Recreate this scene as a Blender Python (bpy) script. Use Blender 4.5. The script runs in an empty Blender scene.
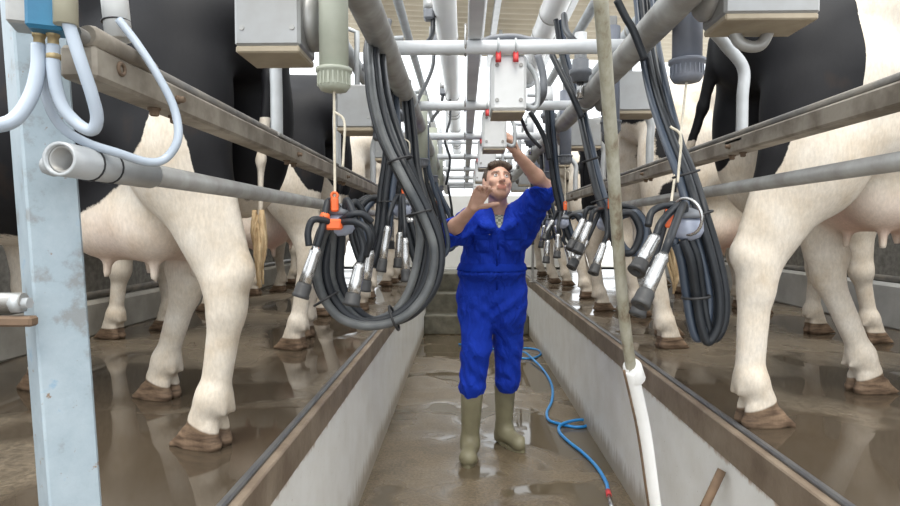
import bpy, math, random
import numpy as np
from mathutils import Vector, Matrix, Euler
random.seed(7)
SC = bpy.context.scene
COL = SC.collection
PI = math.pi

# ------------------------------------------------------------------ camera
CAMLOC = Vector((0, 0, 1.385))
F = 600.0
cam = bpy.data.cameras.new('camera')
cam.sensor_width = 36; cam.lens = 36 * F / 900
cam.clip_start = 0.02
camo = bpy.data.objects.new('camera', cam); COL.objects.link(camo)
camo.location = CAMLOC
camo.rotation_euler = (math.radians(90 - 2.195), 0, math.radians(1.337))
SC.camera = camo
RM = camo.rotation_euler.to_matrix()
cam.dof.use_dof = False

def at(px, py, Y):
    """world point seen at a pixel of the photo, on the plane at distance Y"""
    d = RM @ Vector(((px - 450) / F, -(py - 253) / F, -1))
    s = Y / d.y
    return CAMLOC + d * s

# ------------------------------------------------------------------ materials
def new_mat(name):
    m = bpy.data.materials.new(name); m.use_nodes = True
    nt = m.node_tree
    return m, nt, nt.nodes['Principled BSDF']

def node(nt, t, **kw):
    n = nt.nodes.new(t)
    for k, v in kw.items():
        setattr(n, k, v)
    return n

def texco(nt, scale=(1, 1, 1), kind='Object'):
    tc = node(nt, 'ShaderNodeTexCoord'); mp = node(nt, 'ShaderNodeMapping')
    nt.links.new(tc.outputs[kind], mp.inputs[0]); mp.inputs['Scale'].default_value = scale
    return mp.outputs[0]

def noise(nt, vec, scale, detail=4, rough=.55, dist=0):
    n = node(nt, 'ShaderNodeTexNoise')
    n.inputs['Scale'].default_value = scale; n.inputs['Detail'].default_value = detail
    n.inputs['Roughness'].default_value = rough; n.inputs['Distortion'].default_value = dist
    nt.links.new(vec, n.inputs['Vector'])
    return n.outputs['Fac']

def ramp(nt, fac, stops):
    r = node(nt, 'ShaderNodeValToRGB')
    el = r.color_ramp.elements
    while len(el) < len(stops): el.new(.5)
    for e, (p, c) in zip(el, stops):
        e.position = p
        e.color = (c, c, c, 1) if isinstance(c, (int, float)) else (*c, 1)
    nt.links.new(fac, r.inputs[0])
    return r.outputs[0]

def mix(nt, fac, a, b):
    m = node(nt, 'ShaderNodeMix', data_type='RGBA')
    for s, v in ((m.inputs[0], fac), (m.inputs[6], a), (m.inputs[7], b)):
        if isinstance(v, bpy.types.NodeSocket): nt.links.new(v, s)
        elif isinstance(v, (int, float)): s.default_value = v
        else: s.default_value = (*v, 1)
    return m.outputs[2]

def math_(nt, op, a, b=0.0, clamp=False):
    m = node(nt, 'ShaderNodeMath', operation=op, use_clamp=clamp)
    for s, v in ((m.inputs[0], a), (m.inputs[1], b)):
        if isinstance(v, bpy.types.NodeSocket): nt.links.new(v, s)
        else: s.default_value = v
    return m.outputs[0]

def bump(nt, p, h, strength=.3, dist=.01):
    b = node(nt, 'ShaderNodeBump'); b.inputs['Strength'].default_value = strength
    b.inputs['Distance'].default_value = dist
    nt.links.new(h, b.inputs['Height']); nt.links.new(b.outputs[0], p.inputs['Normal'])

def simple(name, c1, c2=None, rough=.5, metal=0, scale=8, lo=.35, hi=.65, bs=.15, bd=.003, coat=0, spec=.5):
    m, nt, p = new_mat(name)
    p.inputs['Roughness'].default_value = rough; p.inputs['Metallic'].default_value = metal
    p.inputs['Coat Weight'].default_value = coat
    p.inputs['Specular IOR Level'].default_value = spec
    v = texco(nt)
    if c2 is None: c2 = tuple(x * .85 for x in c1)
    n = noise(nt, v, scale)
    nt.links.new(ramp(nt, n, [(lo, c1), (hi, c2)]), p.inputs['Base Color'])
    if bs: bump(nt, p, noise(nt, v, scale * 5), bs, bd)
    return m

M = {}
M['galv'] = simple('galvanised_steel', (.40, .40, .39), (.29, .28, .265), .42, .35, 14)
M['galv_light'] = simple('light_galvanised_steel', (.50, .52, .54), (.38, .40, .41), .4, .2, 9)
M['white_pipe'] = simple('white_painted_pipe', (.72, .74, .76), (.60, .62, .64), .35, 0, 7)
M['pvc'] = simple('white_plastic_pipe', (.80, .80, .79), (.72, .73, .73), .3, 0, 3, bs=0)
M['steel'] = simple('stainless_steel', (.62, .62, .62), (.46, .455, .45), .27, .92, 20, bs=.05)
M['box_steel'] = simple('brushed_box_steel', (.36, .365, .37), (.27, .265, .25), .36, .5, 6, bs=.05)
M['box_under'] = simple('stained_box_underside', (.42, .36, .27), (.30, .25, .18), .6, .1, 10)
M['rail_steel'] = simple('weathered_rail_steel', (.37, .33, .275), (.20, .17, .135), .55, .3, 11, .4, .62, bs=.3)
M['rail_dark'] = simple('dark_rail_steel', (.16, .155, .15), (.26, .24, .21), .5, .5, 14)
M['rust'] = simple('rusty_bolt', (.22, .15, .10), (.14, .10, .07), .8, .2, 40)
M['rubber'] = simple('black_rubber_hose', (.012, .014, .017), (.024, .027, .033), .38, 0, 9, bs=.05, spec=.35)
M['rubber_grey'] = simple('dusty_grey_rubber_hose', (.13, .135, .135), (.05, .055, .06), .4, 0, 11, bs=.05, spec=.4)
M['rubber_blue'] = simple('blue_black_hose', (.034, .048, .075), (.05, .065, .09), .35, 0, 9, bs=0)
M['rubber_end'] = simple('black_rubber_liner', (.03, .03, .032), (.05, .05, .05), .5, 0, 20)
M['orange'] = simple('orange_plastic', (.85, .16, .04), (.75, .12, .03), .45, 0, 20, bs=0)
M['red_plastic'] = simple('red_plastic', (.70, .06, .07), (.6, .05, .05), .45, 0, 20, bs=0)
M['cord'] = simple('cream_cord', (.72, .66, .54), (.6, .54, .43), .8, 0, 60)
M['clear'] = simple('milky_plastic', (.50, .54, .66), (.30, .33, .42), .2, 0, 14, bs=0)
M['tube_clear'] = simple('translucent_tube', (.44, .50, .58), (.36, .42, .50), .25, 0, 8, bs=0)
M['tube_cream'] = simple('cream_tube', (.50, .48, .38), (.44, .42, .32), .4, 0, 8, bs=0)
M['grey_plastic'] = simple('grey_plastic', (.12, .13, .15), (.18, .19, .21), .45, 0, 12)
M['cyl_grey'] = simple('blue_grey_cylinder', (.17, .19, .24), (.25, .265, .31), .4, .1, 7)
M['cyl_cream'] = simple('greenish_cream_cylinder', (.46, .48, .40), (.36, .38, .31), .4, 0, 9)
M['blue_box'] = simple('teal_blue_paint', (.02, .17, .30), (.02, .13, .24), .45, 0, 15)
M['brass'] = simple('dull_brass', (.45, .36, .2), (.36, .28, .16), .5, .5, 20)
M['wood'] = simple('dirty_wood', (.20, .13, .08), (.13, .085, .055), .75, 0, 14)
M['blue_hose'] = simple('blue_garden_hose', (.03, .28, .72), (.04, .33, .78), .3, 0, 6, bs=0)
M['boot'] = simple('olive_rubber', (.27, .25, .16), (.22, .20, .13), .42, 0, 12, bs=.05)
M['black'] = simple('black_plastic', (.02, .02, .022), None, .5, 0, 10, bs=0)
M['white_box'] = simple('white_plastic_box', (.70, .71, .72), (.62, .63, .63), .35, 0, 9, bs=0)
M['pole_glare'] = simple('sun_glare_pole_foot', (.93, .93, .92), (.86, .86, .84), .6, 0, 9, bs=.1)  # sun glare on the lower pole, put into the base colour

def mat_post():
    m, nt, p = new_mat('painted_post')
    v = texco(nt); n = noise(nt, v, 13, 6, .65)
    c = ramp(nt, n, [(.36, (.24, .26, .27)), (.44, (.31, .38, .43)), (.62, (.36, .43, .48)), (.74, (.12, .28, .45))])
    n2 = noise(nt, v, 45, 4, .7)
    c = mix(nt, ramp(nt, n2, [(.66, 0), (.72, 1)]), c, (.24, .17, .12))
    nt.links.new(c, p.inputs['Base Color']); p.inputs['Roughness'].default_value = .45
    bump(nt, p, n2, .25, .003)
    return m
M['post'] = mat_post()

def mat_pole():
    m, nt, p = new_mat('worn_pole')
    v = texco(nt, (1, 1, .35)); n = noise(nt, v, 30, 5, .65)
    c = ramp(nt, n, [(.33, (.20, .15, .10)), (.45, (.36, .34, .26)), (.65, (.50, .49, .41))])
    nt.links.new(c, p.inputs['Base Color']); p.inputs['Roughness'].default_value = .45
    p.inputs['Metallic'].default_value = .2
    return m
M['pole'] = mat_pole()

def mat_floor(name, dry, wet, pscale, thr, puddle_rough=.04, seed=0, damp=.35):
    m, nt, p = new_mat(name)
    v = texco(nt)
    ad = node(nt, 'ShaderNodeVectorMath', operation='ADD'); nt.links.new(v, ad.inputs[0]); ad.inputs[1].default_value = (seed, seed * 1.7, 0)
    v = ad.outputs[0]
    big = noise(nt, v, pscale, 3, .5, .4)
    fine = noise(nt, v, 60, 6, .7)
    mid = noise(nt, v, 7, 5, .6)
    pud = ramp(nt, big, [(thr, 0), (thr + .05, 1)])
    base = mix(nt, ramp(nt, mid, [(.3, 0), (.7, 1)]), dry, tuple(x * .66 for x in dry))
    speck = ramp(nt, fine, [(.40, .62), (.60, 1.15)])
    mm = node(nt, 'ShaderNodeMix', data_type='RGBA', blend_type='MULTIPLY'); mm.inputs[0].default_value = 1
    nt.links.new(base, mm.inputs[6]); nt.links.new(speck, mm.inputs[7])
    c = mix(nt, pud, mm.outputs[2], wet)
    nt.links.new(c, p.inputs['Base Color'])
    r = ramp(nt, big, [(thr - .12, damp + .1), (thr, damp * .75), (thr + .05, puddle_rough)])
    nt.links.new(r, p.inputs['Roughness'])
    inv = math_(nt, 'SUBTRACT', 1.0, pud)
    h = math_(nt, 'MULTIPLY', math_(nt, 'ADD', fine, mid), inv)
    bump(nt, p, h, .35, .006)
    return m
M['pit_floor'] = mat_floor('wet_pit_concrete', (.24, .185, .12), (.12, .095, .062), 1.7, .50, seed=3.3)
M['platform'] = mat_floor('wet_platform_concrete', (.175, .142, .103), (.065, .050, .035), 1.1, .45, .05, seed=8.1, damp=.32)

def mat_wall():
    m, nt, p = new_mat('white_painted_pit_wall')
    v = texco(nt)
    n = noise(nt, v, 5, 6, .6); n2 = noise(nt, texco(nt, (1, 2.5, .6)), 9, 6, .7)
    sep = node(nt, 'ShaderNodeSeparateXYZ'); tc = node(nt, 'ShaderNodeTexCoord')
    nt.links.new(tc.outputs['Object'], sep.inputs[0])
    z = sep.outputs[2]
    # dirt splashed up from the floor and rust run-off below the kerb
    low = math_(nt, 'SUBTRACT', .20, z)
    low = math_(nt, 'MULTIPLY', low, 4.0)
    low = math_(nt, 'ADD', low, math_(nt, 'MULTIPLY', n2, .9))
    lowm = ramp(nt, low, [(.62, 0), (1.0, .75)])
    hi = math_(nt, 'MULTIPLY', math_(nt, 'SUBTRACT', z, .575), 9.0)
    him = ramp(nt, math_(nt, 'ADD', hi, math_(nt, 'MULTIPLY', n2, .8)), [(.83, 0), (1.0, .8)])
    c = ramp(nt, n, [(.35, (.90, .90, .88)), (.7, (.80, .79, .75))])
    c = mix(nt, lowm, c, (.30, .24, .16)); c = mix(nt, him, c, (.36, .22, .12))
    sp = noise(nt, v, 70, 3, .6)
    c = mix(nt, ramp(nt, sp, [(.68, 0), (.73, .6)]), c, (.35, .28, .2))
    nt.links.new(c, p.inputs['Base Color']); p.inputs['Roughness'].default_value = .5
    bump(nt, p, n, .2, .01)
    return m
M['pit_wall'] = mat_wall()
M['kerb'] = simple('brown_rusty_kerb', (.17, .125, .09), (.30, .24, .18), .5, .1, 6, .35, .7, bs=.5, bd=.006)
M['kerb_top'] = simple('dark_rubber_edge', (.07, .072, .08), (.11, .11, .11), .35, 0, 9)
M['low_wall'] = simple('grey_concrete_wall', (.40, .38, .34), (.27, .255, .22), .75, 0, 4, bs=.3, bd=.006)
M['low_wall_r'] = simple('pale_concrete_wall', (.46, .46, .45), (.34, .34, .33), .75, 0, 4, bs=.3, bd=.006)
M['panel'] = simple('dirty_grey_panel', (.13, .125, .11), (.22, .21, .19), .8, 0, 30, bs=.2)
M['step'] = simple('mossy_step_concrete', (.22, .205, .16), (.12, .115, .085), .7, 0, 9, bs=.5, bd=.01)
M['back'] = simple('white_back_wall', (.95, .945, .92), (.90, .89, .86), .6, 0, 3, bs=0)
M['roof'] = simple('beige_corrugated_roof', (.62, .55, .43), (.54, .47, .36), .6, 0, 2, bs=0)
M['yard'] = simple('pale_yard', (.55, .54, .5), (.45, .44, .41), .8, 0, 2)

def mat_cow():
    m, nt, p = new_mat('cow_coat')
    a = node(nt, 'ShaderNodeAttribute'); a.attribute_name = 'coat'
    sep = node(nt, 'ShaderNodeSeparateColor'); nt.links.new(a.outputs['Color'], sep.inputs[0])
    v = texco(nt)
    n = noise(nt, v, 9, 5, .6); fine = noise(nt, texco(nt, (1, 1, .35)), 130, 4, .7)
    edge = math_(nt, 'ADD', sep.outputs[0], math_(nt, 'MULTIPLY', math_(nt, 'SUBTRACT', noise(nt, v, 14, 6, .75), .5), .16))
    blk = ramp(nt, edge, [(.49, 0), (.515, 1)])
    white = ramp(nt, n, [(.33, (.70, .645, .57)), (.55, (.63, .56, .47)), (.75, (.52, .43, .325))])
    black = ramp(nt, noise(nt, v, 5, 3), [(.35, (.006, .006, .008)), (.62, (.010, .010, .012)), (.78, (.028, .018, .013))])
    white = mix(nt, math_(nt, 'MULTIPLY', sep.outputs[1], .75), white, (.66, .40, .32))
    c = mix(nt, blk, white, black)
    a2 = node(nt, 'ShaderNodeAttribute'); a2.attribute_name = 'extra'
    s2 = node(nt, 'ShaderNodeSeparateColor'); nt.links.new(a2.outputs['Color'], s2.inputs[0])
    dirt = math_(nt, 'ADD', s2.outputs[0], math_(nt, 'MULTIPLY', math_(nt, 'SUBTRACT', noise(nt, v, 22, 6, .75), .5), .9))
    c = mix(nt, ramp(nt, dirt, [(.6, 0), (1.05, .45)]), c, (.34, .27, .19))
    hoofc = ramp(nt, noise(nt, texco(nt, (1, 1, 5)), 14, 4), [(.35, (.085, .055, .037)), (.65, (.24, .165, .11))])
    c = mix(nt, ramp(nt, sep.outputs[2], [(.45, 0), (.55, 1)]), c, hoofc)
    mm = node(nt, 'ShaderNodeMix', data_type='RGBA', blend_type='MULTIPLY'); mm.inputs[0].default_value = .5
    nt.links.new(c, mm.inputs[6]); nt.links.new(ramp(nt, fine, [(.35, .75), (.65, 1.1)]), mm.inputs[7])
    nt.links.new(mm.outputs[2], p.inputs['Base Color'])
    p.inputs['Roughness'].default_value = .62
    p.inputs['Sheen Weight'].default_value = .0; p.inputs['Specular IOR Level'].default_value = .25
    p.inputs['Subsurface Weight'].default_value = .0
    bump(nt, p, fine, .12, .002)
    return m
M['cow'] = mat_cow()
M['tail_hair'] = simple('tan_tail_hair', (.62, .47, .28), (.45, .31, .17), .7, 0, 30, bs=.6)

def mat_overall():
    m, nt, p = new_mat('royal_blue_cotton')
    v = texco(nt); n = noise(nt, v, 6, 4, .6); w = noise(nt, texco(nt, (1, 1, .45)), 16, 3, .55, .8)
    nt.links.new(ramp(nt, n, [(.3, (.008, .048, .50)), (.7, (.006, .034, .40))]), p.inputs['Base Color'])
    p.inputs['Roughness'].default_value = .8; p.inputs['Specular IOR Level'].default_value = .25
    bump(nt, p, w, .85, .035)
    return m
M['overall'] = mat_overall()
M['overall_seam'] = simple('blue_cotton_trim', (.006, .034, .36), (.005, .028, .31), .85, 0, 30, spec=.15)

def mat_skin():
    m, nt, p = new_mat('skin')
    a = node(nt, 'ShaderNodeAttribute'); a.attribute_name = 'coat'
    sep = node(nt, 'ShaderNodeSeparateColor'); nt.links.new(a.outputs['Color'], sep.inputs[0])
    v = texco(nt)
    c = ramp(nt, noise(nt, v, 25, 4), [(.35, (.68, .42, .32)), (.7, (.58, .34, .25))])
    c = mix(nt, sep.outputs[0], c, (.46, .17, .13))
    c = mix(nt, sep.outputs[1], c, (.10, .06, .04))
    nt.links.new(c, p.inputs['Base Color']); p.inputs['Roughness'].default_value = .5
    p.inputs['Subsurface Weight'].default_value = .08
    p.inputs['Subsurface Radius'].default_value = (.01, .004, .002)
    return m
M['skin'] = mat_skin()
M['hair'] = simple('dark_brown_hair', (.045, .028, .018), (.08, .05, .03), .55, 0, 60, bs=.6, bd=.006)
M['eye'] = simple('eye', (.75, .72, .70), None, .2, 0, 5, bs=0)
M['iris'] = simple('iris', (.05, .035, .025), None, .2, 0, 5, bs=0)

def mat_check():
    m, nt, p = new_mat('checked_shirt')
    v = texco(nt, (60, 60, 60))
    ch = node(nt, 'ShaderNodeTexChecker'); ch.inputs['Scale'].default_value = 1.0
    nt.links.new(v, ch.inputs[0])
    ch.inputs[1].default_value = (.62, .64, .50, 1); ch.inputs[2].default_value = (.24, .27, .22, 1)
    nt.links.new(ch.outputs[0], p.inputs['Base Color']); p.inputs['Roughness'].default_value = .8
    return m
M['check'] = mat_check()

# ------------------------------------------------------------------ mesh helpers
class MB:
    """collects shapes (world coordinates) and links them as one mesh object"""
    def __init__(s): s.v = []; s.f = []; s.sm = []
    def add(s, vs, fs, smooth=True):
        o = len(s.v); s.v += [tuple(v) for v in vs]
        s.f += [tuple(i + o for i in f) for f in fs]; s.sm += [smooth] * len(fs)
        return s
    def box(s, c, size, rot=None, bev=.0):
        c = Vector(c); hx, hy, hz = [x / 2 for x in size]
        R = rot if rot is not None else Matrix.Identity(3)
        b = min(bev, hx * .9, hy * .9, hz * .9)
        if b <= 0:
            pts = [R @ Vector((x, y, z)) + c for x in (-hx, hx) for y in (-hy, hy) for z in (-hz, hz)]
            return s.add(pts, [(0, 1, 3, 2), (4, 6, 7, 5), (0, 4, 5, 1), (2, 3, 7, 6), (0, 2, 6, 4), (1, 5, 7, 3)], False)
        # chamfered box: 24 verts
        idx = {}; pts = []
        for sx in (-1, 1):
            for sy in (-1, 1):
                for sz in (-1, 1):
                    for ax in range(3):
                        p = [sx * (hx - b), sy * (hy - b), sz * (hz - b)]
                        p[ax] = (sx * hx, sy * hy, sz * hz)[ax]
                        idx[(sx, sy, sz, ax)] = len(pts); pts.append(R @ Vector(p) + c)
        fs = []
        def q(l):
            fs.append(tuple(idx[k] for k in l))
        for ax in range(3):
            o1, o2 = (ax + 1) % 3, (ax + 2) % 3
            for sg in (-1, 1):
                l = []
                for a, bb in ((-1, -1), (1, -1), (1, 1), (-1, 1)):
                    k = [0, 0, 0]; k[ax] = sg; k[o1] = a; k[o2] = bb; l.append((*k, ax))
                if sg < 0: l.reverse()
                q(l)
            for a in (-1, 1):
                for bb in (-1, 1):
                    k0 = [0, 0, 0]; k0[ax] = -1; k0[o1] = a; k0[o2] = bb
                    k1 = list(k0); k1[ax] = 1
                    l = [(*k0, o1), (*k1, o1), (*k1, o2), (*k0, o2)]
                    if a * bb > 0: l.reverse()
                    l.reverse()
                    q(l)
        for sx in (-1, 1):
            for sy in (-1, 1):
                for sz in (-1, 1):
                    l = [(sx, sy, sz, 0), (sx, sy, sz, 1), (sx, sy, sz, 2)]
                    if sx * sy * sz < 0: l.reverse()
                    q(l)
        return s.add(pts, fs, False)
    def tube(s, pts, r, n=12, cap=True, closed=False):
        pts = [Vector(p) for p in pts]; m = len(pts)
        rs = r if isinstance(r, (list, tuple)) else [r] * m
        tang = []
        for i in range(m):
            a = pts[max(i - 1, 0)]; b = pts[min(i + 1, m - 1)]
            if closed: a = pts[(i - 1) % m]; b = pts[(i + 1) % m]
            t = b - a
            tang.append(t.normalized() if t.length > 1e-9 else Vector((0, 0, 1)))
        up = Vector((0, 0, 1)) if abs(tang[0].z) < .9 else Vector((1, 0, 0))
        u = tang[0].cross(up).normalized()
        vs = []; prev = tang[0]
        for i in range(m):
            ax = prev.cross(tang[i])
            if ax.length > 1e-7:
                u = Matrix.Rotation(prev.angle(tang[i]), 3, ax.normalized()) @ u
            u = (u - tang[i] * u.dot(tang[i])).normalized(); w = tang[i].cross(u); prev = tang[i]
            for k in range(n):
                a = 2 * PI * k / n
                vs.append(pts[i] + (u * math.cos(a) + w * math.sin(a)) * rs[i])
        fs = []
        mm = m if closed else m - 1
        for i in range(mm):
            for k in range(n):
                i2 = (i + 1) % m
                fs.append((i * n + k, i * n + (k + 1) % n, i2 * n + (k + 1) % n, i2 * n + k))
        s.add(vs, fs)
        if cap and not closed:
            o = len(s.v) - len(vs)
            s.f.append(tuple(o + k for k in reversed(range(n)))); s.sm.append(False)
            s.f.append(tuple(o + (m - 1) * n + k for k in range(n))); s.sm.append(False)
        return s
    def cyl(s, a, b, r, n=16, r2=None):
        return s.tube([a, b], [r, r if r2 is None else r2], n)
    def pipe(s, a, b, r, wall, n=20):
        """open-ended pipe with wall thickness"""
        a = Vector(a); b = Vector(b); t = (b - a).normalized()
        up = Vector((0, 0, 1)) if abs(t.z) < .9 else Vector((1, 0, 0))
        u = t.cross(up).normalized(); w = t.cross(u)
        vs = []
        for p, rr in ((a, r), (b, r), (b, r - wall), (a, r - wall)):
            for k in range(n):
                an = 2 * PI * k / n; vs.append(p + (u * math.cos(an) + w * math.sin(an)) * rr)
        fs = []
        for i in range(4):
            j = (i + 1) % 4
            for k in range(n):
                fs.append((i * n + k, i * n + (k + 1) % n, j * n + (k + 1) % n, j * n + k))
        return s.add(vs, fs, True)
    def lathe(s, base, axis, prof, n=20):
        """prof: list of (distance along axis, radius)"""
        base = Vector(base); t = Vector(axis).normalized()
        up = Vector((0, 0, 1)) if abs(t.z) < .9 else Vector((1, 0, 0))
        u = t.cross(up).normalized(); w = t.cross(u)
        vs = []
        for h, r in prof:
            for k in range(n):
                an = 2 * PI * k / n; vs.append(base + t * h + (u * math.cos(an) + w * math.sin(an)) * max(r, 1e-5))
        fs = []
        for i in range(len(prof) - 1):
            for k in range(n):
                fs.append((i * n + k, i * n + (k + 1) % n, (i + 1) * n + (k + 1) % n, (i + 1) * n + k))
        s.add(vs, fs)
        o = len(s.v) - len(vs)
        s.f.append(tuple(o + k for k in reversed(range(n)))); s.sm.append(False)
        s.f.append(tuple(o + (len(prof) - 1) * n + k for k in range(n))); s.sm.append(False)
        return s
    def torus(s, c, axis, R, r, n=24, k=8):
        c = Vector(c); t = Vector(axis).normalized()
        up = Vector((0, 0, 1)) if abs(t.z) < .9 else Vector((1, 0, 0))
        u = t.cross(up).normalized(); w = t.cross(u)
        pts = [c + (u * math.cos(2 * PI * i / n) + w * math.sin(2 * PI * i / n)) * R for i in range(n)]
        return s.tube(pts, r, k, closed=True)
    def ball(s, c, r, n=14, sc=(1, 1, 1)):
        c = Vector(c); vs = []; fs = []; m = n // 2
        for i in range(m + 1):
            th = PI * i / m
            for k in range(n):
                ph = 2 * PI * k / n
                vs.append(c + Vector((r * sc[0] * math.sin(th) * math.cos(ph), r * sc[1] * math.sin(th) * math.sin(ph), r * sc[2] * math.cos(th))))
        for i in range(m):
            for k in range(n):
                fs.append((i * n + k, (i + 1) * n + k, (i + 1) * n + (k + 1) % n, i * n + (k + 1) % n))
        return s.add(vs, fs)
    def build(s, name, mat, parent=None, origin=None):
        v = np.array(s.v, dtype=float)
        if parent is not None:
            o = world_loc(parent); loc = Vector((0, 0, 0))
        else:
            if origin is None:
                lo = v.min(0); hi = v.max(0); origin = ((lo[0] + hi[0]) / 2, (lo[1] + hi[1]) / 2, lo[2])
            o = Vector(origin); loc = o
        v = v - np.array(o)[None]
        me = bpy.data.meshes.new(name)
        me.from_pydata(v.tolist(), [], s.f)
        me.polygons.foreach_set('use_smooth', s.sm)
        me.materials.append(mat); me.validate(); me.update()
        ob = bpy.data.objects.new(name, me); COL.objects.link(ob)
        ob.location = loc
        if parent is not None: ob.parent = parent
        return ob

def world_loc(o):
    l = Vector((0, 0, 0))
    while o is not None:
        l = l + o.location; o = o.parent
    return l

def tag(o, label=None, cat=None, group=None, kind=None):
    if label: o['label'] = label
    if cat: o['category'] = cat
    if group: o['group'] = group
    if kind: o['kind'] = kind
    return o

def empty(name, loc, label=None, cat=None, group=None):
    o = bpy.data.objects.new(name, None); COL.objects.link(o); o.location = loc
    o.empty_display_size = .1
    return tag(o, label, cat, group)

def spline(pts, n=10):
    pts = [Vector(p) for p in pts]
    P = [pts[0] * 2 - pts[1]] + pts + [pts[-1] * 2 - pts[-2]]
    out = []
    for i in range(1, len(P) - 2):
        p0, p1, p2, p3 = P[i - 1:i + 3]
        for k in range(n):
            t = k / n
            out.append(.5 * ((2 * p1) + (p2 - p0) * t + (2 * p0 - 5 * p1 + 4 * p2 - p3) * t * t + (3 * p1 - p0 - 3 * p2 + p3) * t ** 3))
    out.append(pts[-1].copy())
    return out

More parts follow.
